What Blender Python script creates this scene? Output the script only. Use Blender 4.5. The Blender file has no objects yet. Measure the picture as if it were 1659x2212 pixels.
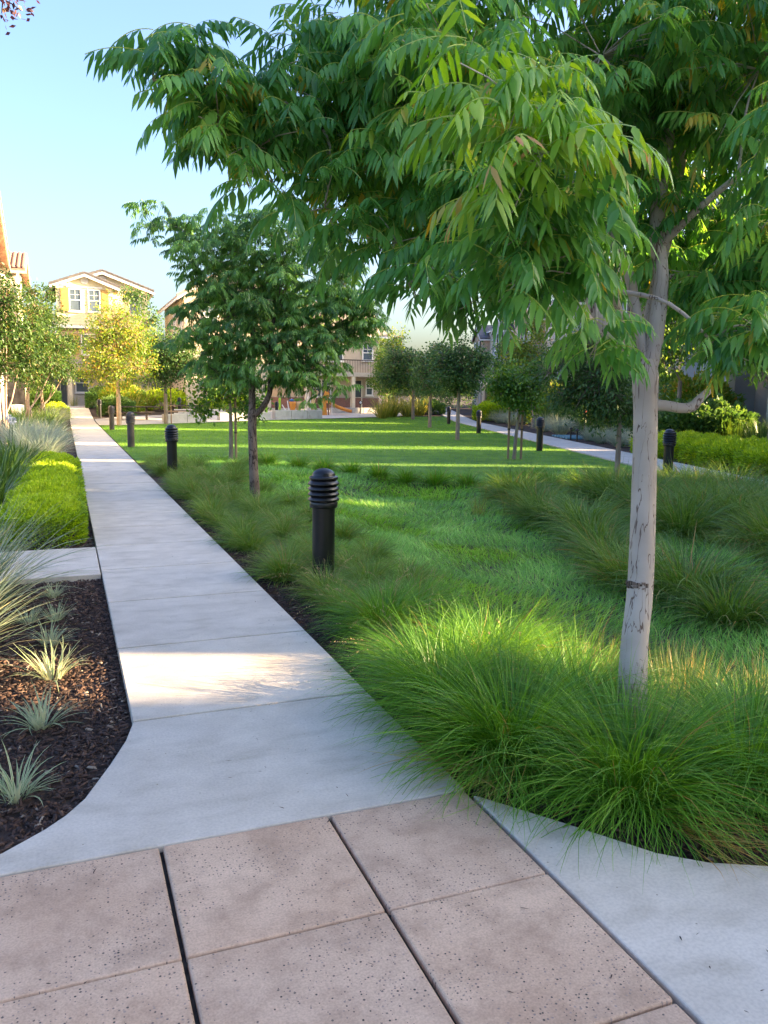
import bpy, math, random
import numpy as np
from mathutils import Vector, Matrix

# ------------------------------------------------------------------ camera, sky, sun, exposure
SC = bpy.context.scene
COL = SC.collection
R = math.radians

cam_d = bpy.data.cameras.new('camera')
cam_d.sensor_fit = 'HORIZONTAL'
cam_d.sensor_width = 36.0
cam_d.lens = 36.0 * 1750.0 / 1659.0
cam_d.clip_start = 0.05
cam_d.clip_end = 3000
cam = bpy.data.objects.new('camera', cam_d)
COL.objects.link(cam)
cam.location = (0, 0, 1.6)
YAW, PITCH, ROLL = R(21.45), R(8.22), R(0.7)
cam.rotation_euler = (Matrix.Rotation(-YAW, 3, 'Z') @ Matrix.Rotation(R(90) - PITCH, 3, 'X') @ Matrix.Rotation(ROLL, 3, 'Z')).to_euler()
SC.camera = cam

SUN_AZ = R(110.0)      # clockwise from +Y
SUN_EL = R(16.0)
world = bpy.data.worlds.new('World')
SC.world = world
world.use_nodes = True
wn = world.node_tree.nodes
wl = world.node_tree.links
sky = wn.new('ShaderNodeTexSky')
sky.sky_type = 'NISHITA'
sky.sun_disc = False
sky.sun_elevation = SUN_EL
sky.sun_rotation = SUN_AZ
sky.air_density = 1.0
sky.dust_density = 5.0
sky.ozone_density = 2.2
sky_sat = wn.new('ShaderNodeHueSaturation')
sky_sat.inputs['Saturation'].default_value = 1.15
sky_sat.inputs['Hue'].default_value = 0.514
wl.new(sky.outputs[0], sky_sat.inputs['Color'])
wl.new(sky_sat.outputs[0], wn['Background'].inputs[0])
wn['Background'].inputs[1].default_value = 0.096

sun_d = bpy.data.lights.new('sun', 'SUN')
sun_d.energy = 4.7
sun_d.angle = R(0.5)
sun_d.color = (1.0, 0.73, 0.42)
sun = bpy.data.objects.new('sun', sun_d)
COL.objects.link(sun)
sun_dir = Vector((math.sin(SUN_AZ) * math.cos(SUN_EL), math.cos(SUN_AZ) * math.cos(SUN_EL), math.sin(SUN_EL)))
sun.rotation_euler = sun_dir.to_track_quat('Z', 'Y').to_euler()
sun.location = (20, -8, 20)

SC.view_settings.view_transform = 'Standard'
SC.view_settings.look = 'None'
SC.view_settings.gamma = 1.0
SC.view_settings.exposure = 2.9
SC.view_settings.use_curve_mapping = False
SC.cycles.max_bounces = 6
SC.cycles.diffuse_bounces = 3
SC.cycles.transmission_bounces = 3
SC.cycles.sample_clamp_indirect = 6.0

# ------------------------------------------------------------------ helpers
rng = np.random.default_rng(7)
random.seed(7)

def tag(o, label=None, cat=None, group=None, kind=None):
    if label: o['label'] = label
    if cat: o['category'] = cat
    if group: o['group'] = group
    if kind: o['kind'] = kind
    return o

def link(o, parent=None):
    COL.objects.link(o)
    if parent is not None:
        o.parent = parent
    return o

def empty(name, loc=(0, 0, 0), rz=0.0):
    o = bpy.data.objects.new(name, None)
    o.empty_display_size = 0.2
    o.location = loc
    o.rotation_euler = (0, 0, rz)
    COL.objects.link(o)
    return o

def np_mesh(name, V, F, mat=None, tint=None, smooth=False):
    """V (n,3) float, F (m,k) int, all faces with k corners; tint per vertex"""
    V = np.asarray(V, dtype=np.float32); F = np.asarray(F, dtype=np.int32)
    me = bpy.data.meshes.new(name)
    m, k = F.shape
    me.vertices.add(len(V)); me.vertices.foreach_set('co', V.ravel())
    me.loops.add(m * k); me.loops.foreach_set('vertex_index', F.ravel())
    me.polygons.add(m); me.polygons.foreach_set('loop_start', np.arange(0, m * k, k, dtype=np.int32))
    if smooth:
        me.polygons.foreach_set('use_smooth', np.ones(m, dtype=bool))
    if tint is not None:
        a = me.attributes.new('tint', 'FLOAT', 'POINT')
        a.data.foreach_set('value', np.asarray(tint, dtype=np.float32).ravel())
    me.update(calc_edges=True)
    me.validate()
    if mat is not None:
        me.materials.append(mat)
    return me

def obj(name, me, parent=None, loc=None, rot=None, kind=None):
    o = bpy.data.objects.new(name, me)
    if loc is not None: o.location = loc
    if rot is not None: o.rotation_euler = rot
    if kind: o['kind'] = kind
    return link(o, parent)

class MB:
    """collects simple shapes into one mesh"""
    def __init__(s): s.v = []; s.f = []; s.sm = []
    def add(s, V, F, smooth=False):
        b = len(s.v); s.v += [tuple(p) for p in V]
        s.f += [tuple(i + b for i in f) for f in F]; s.sm += [smooth] * len(F)
        return s
    def box(s, x0, x1, y0, y1, z0, z1):
        V = [(x0, y0, z0), (x1, y0, z0), (x1, y1, z0), (x0, y1, z0), (x0, y0, z1), (x1, y0, z1), (x1, y1, z1), (x0, y1, z1)]
        return s.add(V, [(3, 2, 1, 0), (4, 5, 6, 7), (0, 1, 5, 4), (1, 2, 6, 5), (2, 3, 7, 6), (3, 0, 4, 7)])
    def prism(s, poly, z0, z1):
        n = len(poly)
        V = [(x, y, z0) for x, y in poly] + [(x, y, z1) for x, y in poly]
        F = [tuple(range(n - 1, -1, -1)), tuple(range(n, 2 * n))] + [(i, (i + 1) % n, n + (i + 1) % n, n + i) for i in range(n)]
        return s.add(V, F)
    def extr_y(s, poly, y0, y1):      # poly in (x,z)
        n = len(poly)
        V = [(x, y0, z) for x, z in poly] + [(x, y1, z) for x, z in poly]
        F = [tuple(range(n)), tuple(range(2 * n - 1, n - 1, -1))] + [((i + 1) % n, i, n + i, n + (i + 1) % n) for i in range(n)]
        return s.add(V, F)
    def extr_x(s, poly, x0, x1):      # poly in (y,z)
        n = len(poly)
        V = [(x0, y, z) for y, z in poly] + [(x1, y, z) for y, z in poly]
        F = [tuple(range(n)), tuple(range(2 * n - 1, n - 1, -1))] + [((i + 1) % n, i, n + i, n + (i + 1) % n) for i in range(n)]
        return s.add(V, F)
    def lathe(s, prof, seg=24, c=(0, 0, 0), caps=True):
        n = len(prof); V = []; F = []
        for i in range(seg):
            a = 2 * math.pi * i / seg
            for r, z in prof: V.append((c[0] + r * math.cos(a), c[1] + r * math.sin(a), c[2] + z))
        for i in range(seg):
            j = (i + 1) % seg
            for k in range(n - 1): F.append((i * n + k, j * n + k, j * n + k + 1, i * n + k + 1))
        s.add(V, F, True)
        if caps:
            s.add([V[i * n] for i in range(seg)][::-1], [tuple(range(seg))])
            s.add([V[i * n + n - 1] for i in range(seg)], [tuple(range(seg))])
        return s
    def tube(s, pts, rad, seg=8, cap=True):
        pts = [Vector(p) for p in pts]
        if not hasattr(rad, '__len__'): rad = [rad] * len(pts)
        V = []; F = []; up = Vector((0, 0, 1)); prev = None
        for i, p in enumerate(pts):
            t = (pts[min(i + 1, len(pts) - 1)] - pts[max(i - 1, 0)]).normalized()
            if prev is None:
                a = t.cross(up) if abs(t.z) < 0.95 else t.cross(Vector((1, 0, 0)))
            else:
                a = prev - t * prev.dot(t)
            a.normalize(); b = t.cross(a); prev = a
            for k in range(seg):
                an = 2 * math.pi * k / seg
                V.append(p + (a * math.cos(an) + b * math.sin(an)) * rad[i])
        for i in range(len(pts) - 1):
            for k in range(seg):
                k2 = (k + 1) % seg
                F.append((i * seg + k, i * seg + k2, (i + 1) * seg + k2, (i + 1) * seg + k))
        s.add(V, F, True)
        if cap:
            s.add(V[:seg][::-1], [tuple(range(seg))]); s.add(V[-seg:], [tuple(range(seg))])
        return s
    def mesh(s, name, mat):
        me = bpy.data.meshes.new(name)
        me.from_pydata(s.v, [], s.f); me.update()
        me.polygons.foreach_set('use_smooth', np.array(s.sm, dtype=bool))
        if mat is not None: me.materials.append(mat)
        return me
    def build(s, name, mat, parent=None, loc=None, rot=None, kind=None):
        return obj(name, s.mesh(name, mat), parent, loc, rot, kind)

def bevel(o, w=0.006, seg=2):
    m = o.modifiers.new('bevel', 'BEVEL'); m.width = w; m.segments = seg; m.limit_method = 'ANGLE'; m.angle_limit = R(40)
    return o

def sm(t, a, b):
    t = np.clip((t - a) / (b - a), 0, 1); return t * t * (3 - 2 * t)

# swale axis between the two footpaths
SWA, SWB = np.array([4.4, 4.2]), np.array([5.4, 13.0])
def zt(x, y):
    """terrain height"""
    x = np.asarray(x, float); y = np.asarray(y, float)
    d = SWB - SWA; L2 = d @ d
    t = np.clip(((x - SWA[0]) * d[0] + (y - SWA[1]) * d[1]) / L2, 0, 1)
    dist = np.hypot(x - SWA[0] - t * d[0], y - SWA[1] - t * d[1])
    return -0.05 - 0.20 * sm(2.6 - dist, 0, 2.2) + 0.6 * sm(y, 44, 62)

# ------------------------------------------------------------------ materials
def newmat(name):
    m = bpy.data.materials.new(name); m.use_nodes = True
    nt = m.node_tree
    return m, nt.nodes, nt.links, nt.nodes['Principled BSDF']

def ramp(nodes, stops):
    r = nodes.new('ShaderNodeValToRGB')
    e = r.color_ramp.elements
    while len(e) < len(stops): e.new(0.5)
    for el, (p, c) in zip(e, stops):
        el.position = p; el.color = (*c, 1) if len(c) == 3 else c
    return r

def noise_mat(name, c1, c2, scale=6.0, rough=0.7, bump=0.0, bscale=None, detail=6.0, spec=0.3, metallic=0.0, lo=0.35, hi=0.65, stretch=None, extra=None):
    m, n, l, p = newmat(name)
    tc = n.new('ShaderNodeTexCoord')
    vec = tc.outputs['Object']
    if stretch:
        mp = n.new('ShaderNodeMapping'); mp.inputs['Scale'].default_value = stretch
        l.new(vec, mp.inputs['Vector']); vec = mp.outputs[0]
    t = n.new('ShaderNodeTexNoise'); t.inputs['Scale'].default_value = scale; t.inputs['Detail'].default_value = detail
    l.new(vec, t.inputs['Vector'])
    r = ramp(n, [(lo, c1), (hi, c2)])
    l.new(t.outputs['Fac'], r.inputs[0]); l.new(r.outputs[0], p.inputs['Base Color'])
    p.inputs['Roughness'].default_value = rough
    p.inputs['Specular IOR Level'].default_value = spec
    p.inputs['Metallic'].default_value = metallic
    if bump:
        t2 = n.new('ShaderNodeTexNoise'); t2.inputs['Scale'].default_value = bscale or scale * 5; t2.inputs['Detail'].default_value = 6
        l.new(vec, t2.inputs['Vector'])
        b = n.new('ShaderNodeBump'); b.inputs['Strength'].default_value = bump; b.inputs['Distance'].default_value = 0.01
        l.new(t2.outputs['Fac'], b.inputs['Height']); l.new(b.outputs[0], p.inputs['Normal'])
    return m

def leaf_mat(name, stops, trans=0.35, tcol=None, rough=0.45, spec=0.35, tsat=1.6, boost=(1.42, 1.25, 1.0)):
    """foliage: colour from per-vertex 'tint' with thin-leaf translucency"""
    m, n, l, p = newmat(name)
    stops = [(q, tuple(min(.8, c * k) for c, k in zip(col_, boost))) for q, col_ in stops]
    a = n.new('ShaderNodeAttribute'); a.attribute_name = 'tint'
    oi = n.new('ShaderNodeObjectInfo')
    ad = n.new('ShaderNodeMath'); ad.operation = 'MULTIPLY_ADD'; ad.inputs[1].default_value = 0.12; 
    l.new(oi.outputs['Random'], ad.inputs[0]); l.new(a.outputs['Fac'], ad.inputs[2])
    sb = n.new('ShaderNodeMath'); sb.operation = 'SUBTRACT'; sb.inputs[1].default_value = 0.06
    l.new(ad.outputs[0], sb.inputs[0])
    r = ramp(n, stops); l.new(sb.outputs[0], r.inputs[0])
    l.new(r.outputs[0], p.inputs['Base Color'])
    p.inputs['Roughness'].default_value = rough
    p.inputs['Specular IOR Level'].default_value = spec
    tr = n.new('ShaderNodeBsdfTranslucent')
    hs = n.new('ShaderNodeHueSaturation'); hs.inputs['Hue'].default_value = 0.475; hs.inputs['Saturation'].default_value = 1.15; hs.inputs['Value'].default_value = tsat
    l.new(r.outputs[0], hs.inputs['Color']); l.new(hs.outputs[0], tr.inputs['Color'])
    mx = n.new('ShaderNodeMixShader'); mx.inputs[0].default_value = trans
    l.new(p.outputs[0], mx.inputs[1]); l.new(tr.outputs[0], mx.inputs[2])
    l.new(mx.outputs[0], n['Material Output'].inputs['Surface'])
    return m

M = {}
# concrete: pale grey with faint stains
def concrete(name, c1, c2, stain):
    m, n, l, p = newmat(name)
    tc = n.new('ShaderNodeTexCoord')
    ge = n.new('ShaderNodeNewGeometry')
    t1 = n.new('ShaderNodeTexNoise'); t1.inputs['Scale'].default_value = 3.1; t1.inputs['Detail'].default_value = 10; t1.inputs['Roughness'].default_value = 0.62
    t2 = n.new('ShaderNodeTexNoise'); t2.inputs['Scale'].default_value = 90; t2.inputs['Detail'].default_value = 4
    mp = n.new('ShaderNodeMapping'); mp.inputs['Scale'].default_value = (1.2, 3.0, 1)
    t3 = n.new('ShaderNodeTexNoise'); t3.inputs['Scale'].default_value = 2.6; t3.inputs['Detail'].default_value = 7
    l.new(ge.outputs['Position'], t1.inputs['Vector']); l.new(ge.outputs['Position'], t2.inputs['Vector'])
    l.new(ge.outputs['Position'], mp.inputs['Vector']); l.new(mp.outputs[0], t3.inputs['Vector'])
    r1 = ramp(n, [(0.3, c1), (0.72, c2)]); l.new(t1.outputs['Fac'], r1.inputs[0])
    r3 = ramp(n, [(0.52, (1, 1, 1)), (0.78, stain)]); l.new(t3.outputs['Fac'], r3.inputs[0])
    r2 = ramp(n, [(0.3, (0.86, 0.86, 0.86)), (0.6, (1, 1, 1))]); l.new(t2.outputs['Fac'], r2.inputs[0])
    m1 = n.new('ShaderNodeMix'); m1.data_type = 'RGBA'; m1.blend_type = 'MULTIPLY'; m1.inputs[0].default_value = 1
    l.new(r1.outputs[0], m1.inputs[6]); l.new(r3.outputs[0], m1.inputs[7])
    m2 = n.new('ShaderNodeMix'); m2.data_type = 'RGBA'; m2.blend_type = 'MULTIPLY'; m2.inputs[0].default_value = 1
    l.new(m1.outputs[2], m2.inputs[6]); l.new(r2.outputs[0], m2.inputs[7])
    # small dark specks
    vo = n.new('ShaderNodeTexVoronoi'); vo.inputs['Scale'].default_value = 14
    l.new(ge.outputs['Position'], vo.inputs['Vector'])
    rv = ramp(n, [(0.035, (0.35, 0.33, 0.3)), (0.06, (1, 1, 1))]); l.new(vo.outputs['Distance'], rv.inputs[0])
    m3 = n.new('ShaderNodeMix'); m3.data_type = 'RGBA'; m3.blend_type = 'MULTIPLY'; m3.inputs[0].default_value = 0.8
    l.new(m2.outputs[2], m3.inputs[6]); l.new(rv.outputs[0], m3.inputs[7])
    oi = n.new('ShaderNodeObjectInfo'); ro = ramp(n, [(0.0, (0.93, 0.93, 0.93)), (1.0, (1.03, 1.02, 1.0))]); l.new(oi.outputs['Random'], ro.inputs[0])
    mo = n.new('ShaderNodeMix'); mo.data_type = 'RGBA'; mo.blend_type = 'MULTIPLY'; mo.inputs[0].default_value = 1
    l.new(m3.outputs[2], mo.inputs[6]); l.new(ro.outputs[0], mo.inputs[7])
    l.new(mo.outputs[2], p.inputs['Base Color'])
    p.inputs['Roughness'].default_value = 0.82; p.inputs['Specular IOR Level'].default_value = 0.25
    b = n.new('ShaderNodeBump'); b.inputs['Strength'].default_value = 0.25; b.inputs['Distance'].default_value = 0.004
    l.new(t2.outputs['Fac'], b.inputs['Height']); l.new(b.outputs[0], p.inputs['Normal'])
    return m
M['concrete'] = concrete('concrete', (0.53, 0.475, 0.395), (0.70, 0.635, 0.54), (0.78, 0.77, 0.74))
M['wall_concrete'] = concrete('wall_concrete', (0.42, 0.40, 0.36), (0.52, 0.50, 0.46), (0.8, 0.78, 0.74))

def paver_mat():
    m, n, l, p = newmat('pink_paver')
    ge = n.new('ShaderNodeNewGeometry')
    t1 = n.new('ShaderNodeTexNoise'); t1.inputs['Scale'].default_value = 2.2; t1.inputs['Detail'].default_value = 7
    t2 = n.new('ShaderNodeTexNoise'); t2.inputs['Scale'].default_value = 140; t2.inputs['Detail'].default_value = 3
    t3 = n.new('ShaderNodeTexNoise'); t3.inputs['Scale'].default_value = 3.4; t3.inputs['Detail'].default_value = 2
    vo = n.new('ShaderNodeTexVoronoi'); vo.inputs['Scale'].default_value = 78; vo.voronoi_dimensions = '2D'
    for t in (t1, t2, t3, vo): l.new(ge.outputs['Position'], t.inputs['Vector'])
    r1 = ramp(n, [(0.3, (0.565, 0.385, 0.262)), (0.74, (0.73, 0.535, 0.385))]); l.new(t1.outputs['Fac'], r1.inputs[0])
    sx = n.new('ShaderNodeSeparateColor'); l.new(vo.outputs['Color'], sx.inputs[0])
    th = n.new('ShaderNodeMapRange'); th.inputs[1].default_value = 0.38; th.inputs[2].default_value = 0.66
    th.inputs[3].default_value = 0.02; th.inputs[4].default_value = 0.6
    l.new(t3.outputs['Fac'], th.inputs[0])
    lt = n.new('ShaderNodeMath'); lt.operation = 'LESS_THAN'; l.new(sx.outputs[0], lt.inputs[0]); l.new(th.outputs[0], lt.inputs[1])
    rad = n.new('ShaderNodeMath'); rad.operation = 'MULTIPLY_ADD'; rad.inputs[1].default_value = 0.20; rad.inputs[2].default_value = 0.08
    l.new(sx.outputs[1], rad.inputs[0])
    ds = n.new('ShaderNodeMath'); ds.operation = 'LESS_THAN'; l.new(vo.outputs['Distance'], ds.inputs[0]); l.new(rad.outputs[0], ds.inputs[1])
    sp = n.new('ShaderNodeMath'); sp.operation = 'MULTIPLY'; l.new(lt.outputs[0], sp.inputs[0]); l.new(ds.outputs[0], sp.inputs[1])
    mx = n.new('ShaderNodeMix'); mx.data_type = 'RGBA'
    t4 = n.new('ShaderNodeTexNoise'); t4.inputs['Scale'].default_value = 5.5; t4.inputs['Detail'].default_value = 9; t4.inputs['Roughness'].default_value = 0.68
    l.new(ge.outputs['Position'], t4.inputs['Vector'])
    r4 = ramp(n, [(0.34, (0.74, 0.72, 0.71)), (0.56, (1, 1, 1))]); l.new(t4.outputs['Fac'], r4.inputs[0])
    r5 = ramp(n, [(0.32, (0.8, 0.8, 0.8)), (0.62, (1.0, 1.0, 1.0))]); l.new(t2.outputs['Fac'], r5.inputs[0])
    ma = n.new('ShaderNodeMix'); ma.data_type = 'RGBA'; ma.blend_type = 'MULTIPLY'; ma.inputs[0].default_value = 1
    l.new(r1.outputs[0], ma.inputs[6]); l.new(r4.outputs[0], ma.inputs[7])
    mb = n.new('ShaderNodeMix'); mb.data_type = 'RGBA'; mb.blend_type = 'MULTIPLY'; mb.inputs[0].default_value = 1
    l.new(ma.outputs[2], mb.inputs[6]); l.new(r5.outputs[0], mb.inputs[7])
    oi = n.new('ShaderNodeObjectInfo'); ro = ramp(n, [(0.0, (0.9, 0.9, 0.91)), (1.0, (1.04, 1.02, 1.0))]); l.new(oi.outputs['Random'], ro.inputs[0])
    mo = n.new('ShaderNodeMix'); mo.data_type = 'RGBA'; mo.blend_type = 'MULTIPLY'; mo.inputs[0].default_value = 1
    l.new(mb.outputs[2], mo.inputs[6]); l.new(ro.outputs[0], mo.inputs[7])
    l.new(sp.outputs[0], mx.inputs[0]); l.new(mo.outputs[2], mx.inputs[6])
    rk = ramp(n, [(0.0, (0.05, 0.045, 0.04)), (1.0, (0.36, 0.27, 0.22))]); l.new(sx.outputs[2], rk.inputs[0])
    l.new(rk.outputs[0], mx.inputs[7])
    l.new(mx.outputs[2], p.inputs['Base Color'])
    p.inputs['Roughness'].default_value = 0.8; p.inputs['Specular IOR Level'].default_value = 0.22
    sub = n.new('ShaderNodeMath'); sub.operation = 'SUBTRACT'; l.new(t2.outputs['Fac'], sub.inputs[0]); l.new(sp.outputs[0], sub.inputs[1])
    b = n.new('ShaderNodeBump'); b.inputs['Strength'].default_value = 0.35; b.inputs['Distance'].default_value = 0.003
    l.new(sub.outputs[0], b.inputs['Height']); l.new(b.outputs[0], p.inputs['Normal'])
    return m
M['paver'] = paver_mat()
M['joint'] = noise_mat('joint_dirt', (0.02, 0.018, 0.016), (0.05, 0.045, 0.04), 30, 0.95)
M['soil'] = noise_mat('soil', (0.035, 0.024, 0.018), (0.075, 0.05, 0.038), 14, 0.95, 0.8, 60)
M['far_ground'] = noise_mat('far_ground', (0.06, 0.08, 0.03), (0.12, 0.12, 0.06), 0.6, 0.95)
M['mulch'] = leaf_mat('bark_mulch', [(0, (0.018, 0.012, 0.010)), (0.55, (0.068, 0.038, 0.028)), (0.9, (0.14, 0.08, 0.052)), (1, (0.30, 0.24, 0.18))], trans=0.0, rough=0.8, boost=(1, 1, 1))
M['lawn_soil'] = noise_mat('lawn_soil', (0.06, 0.15, 0.015), (0.14, 0.27, 0.03), 1.6, 0.9, 0.8, 60)
M['lawn_blade'] = leaf_mat('lawn_blade', [(0, (0.045, 0.14, 0.012)), (0.6, (0.10, 0.25, 0.022)), (1, (0.20, 0.32, 0.04))], trans=0.35, boost=(1.55, 1.4, 1.0))
M['meadow'] = leaf_mat('meadow_grass', [(0, (0.06, 0.15, 0.03)), (0.6, (0.15, 0.31, 0.075)), (0.9, (0.27, 0.42, 0.15)), (1, (0.33, 0.33, 0.14))], trans=0.35, rough=0.4, boost=(1.7, 1.72, 1.15))
M['sedge'] = leaf_mat('sedge_green', [(0, (0.032, 0.10, 0.014)), (0.6, (0.10, 0.225, 0.032)), (0.86, (0.20, 0.32, 0.06)), (0.93, (0.32, 0.27, 0.11)), (1, (0.34, 0.19, 0.075))], trans=0.35, rough=0.38, boost=(1.25, 1.38, 1.0))
M['sedge_olive'] = leaf_mat('sedge_olive', [(0, (0.045, 0.095, 0.018)), (0.6, (0.12, 0.20, 0.045)), (0.86, (0.21, 0.25, 0.07)), (0.93, (0.35, 0.28, 0.12)), (1, (0.32, 0.19, 0.09))], trans=0.35, rough=0.4, boost=(1.25, 1.38, 1.0))
M['rush'] = leaf_mat('rush_blue', [(0, (0.028, 0.075, 0.035)), (0.7, (0.07, 0.15, 0.07)), (0.92, (0.22, 0.26, 0.09)), (1, (0.42, 0.33, 0.15))], trans=0.25, rough=0.4)
M['seed'] = leaf_mat('seed_stalk', [(0, (0.30, 0.20, 0.08)), (1, (0.55, 0.40, 0.19))], trans=0.25, boost=(1, 1, 1))
M['pale_grass'] = leaf_mat('pale_grass', [(0, (0.10, 0.17, 0.075)), (0.5, (0.27, 0.35, 0.20)), (0.9, (0.47, 0.50, 0.33)), (1, (0.55, 0.45, 0.20))], trans=0.3, rough=0.42, boost=(1, 1, 1))
M['variegated'] = leaf_mat('variegated', [(0, (0.13, 0.24, 0.10)), (0.45, (0.20, 0.33, 0.15)), (0.55, (0.52, 0.56, 0.36)), (1, (0.62, 0.62, 0.38))], trans=0.3, rough=0.42, boost=(1, 1, 1))
M['blue_grass'] = leaf_mat('blue_grass', [(0, (0.13, 0.19, 0.12)), (0.6, (0.30, 0.37, 0.26)), (1, (0.55, 0.52, 0.34))], trans=0.3, boost=(1, 1, 1))
M['strap'] = leaf_mat('strap_leaf', [(0, (0.022, 0.065, 0.018)), (0.6, (0.055, 0.13, 0.03)), (1, (0.16, 0.25, 0.05))], trans=0.25, rough=0.35, spec=0.5)
M['flax'] = leaf_mat('flax_leaf', [(0, (0.07, 0.12, 0.025)), (0.5, (0.22, 0.26, 0.05)), (1, (0.45, 0.40, 0.10))], trans=0.35, boost=(1, 1, 1))
M['lime'] = leaf_mat('lime_foliage', [(0, (0.055, 0.14, 0.01)), (0.5, (0.20, 0.36, 0.02)), (1, (0.40, 0.54, 0.05))], trans=0.35, rough=0.4)
M['shrub'] = leaf_mat('shrub_foliage', [(0, (0.025, 0.075, 0.02)), (0.6, (0.065, 0.155, 0.045)), (1, (0.14, 0.24, 0.07))], trans=0.3, rough=0.38, spec=0.45)
M['pist'] = leaf_mat('pistache_leaf', [(0, (0.03, 0.115, 0.038)), (0.5, (0.078, 0.225, 0.07)), (0.82, (0.135, 0.30, 0.085)), (0.87, (0.24, 0.32, 0.06)), (0.905, (0.40, 0.28, 0.08)), (0.935, (0.24, 0.33, 0.12)), (1, (0.26, 0.34, 0.13))], trans=0.42, rough=0.36, spec=0.5, boost=(1.6, 1.45, 1.0))
M['pist_mid'] = leaf_mat('pistache_mid_leaf', [(0, (0.05, 0.12, 0.035)), (0.5, (0.13, 0.27, 0.075)), (0.82, (0.22, 0.37, 0.10)), (0.87, (0.34, 0.40, 0.09)), (0.905, (0.42, 0.28, 0.10)), (0.935, (0.30, 0.38, 0.15)), (1, (0.32, 0.40, 0.16))], trans=0.42, rough=0.36, spec=0.5, boost=(1.3, 1.3, 1.1))  # pistache leaf copy, lightened to offset the weak skylight on the forked tree
M['pist_young'] = leaf_mat('pistache_young_leaf', [(0, (0.085, 0.20, 0.035)), (0.55, (0.17, 0.32, 0.055)), (0.82, (0.27, 0.38, 0.075)), (0.87, (0.42, 0.34, 0.12)), (0.905, (0.46, 0.22, 0.12)), (0.935, (0.32, 0.38, 0.16)), (1, (0.34, 0.40, 0.18))], trans=0.42, rough=0.36, spec=0.5, boost=(1.2, 1.3, 1.0))
M['tree_dark'] = leaf_mat('tree_dark_leaf', [(0, (0.022, 0.06, 0.022)), (0.6, (0.055, 0.115, 0.042)), (0.95, (0.10, 0.165, 0.06)), (1, (0.2, 0.12, 0.07))], trans=0.3, rough=0.4, spec=0.25, boost=(1.65, 1.5, 1.2))
M['tree_mid'] = leaf_mat('tree_mid_leaf', [(0, (0.03, 0.085, 0.02)), (0.6, (0.075, 0.16, 0.04)), (1, (0.17, 0.25, 0.06))], trans=0.35, rough=0.4, spec=0.25, boost=(1.6, 1.45, 1.0))
M['tree_gold'] = leaf_mat('tree_gold_leaf', [(0, (0.04, 0.11, 0.02)), (0.55, (0.11, 0.21, 0.035)), (0.85, (0.22, 0.28, 0.05)), (1, (0.36, 0.24, 0.07))], trans=0.35)
M['myrtle'] = leaf_mat('myrtle_leaf', [(0, (0.018, 0.05, 0.015)), (0.6, (0.05, 0.11, 0.028)), (0.85, (0.13, 0.19, 0.05)), (1, (0.40, 0.22, 0.09))], trans=0.3, rough=0.4, spec=0.25)
M['seedpod'] = leaf_mat('seed_pods', [(0, (0.25, 0.13, 0.05)), (1, (0.50, 0.30, 0.12))], trans=0.2, boost=(1, 1, 1))
M['purple'] = leaf_mat('purple_leaf', [(0, (0.03, 0.015, 0.02)), (0.7, (0.10, 0.04, 0.05)), (1, (0.16, 0.11, 0.05))], trans=0.25, boost=(1, 1, 1))

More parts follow.
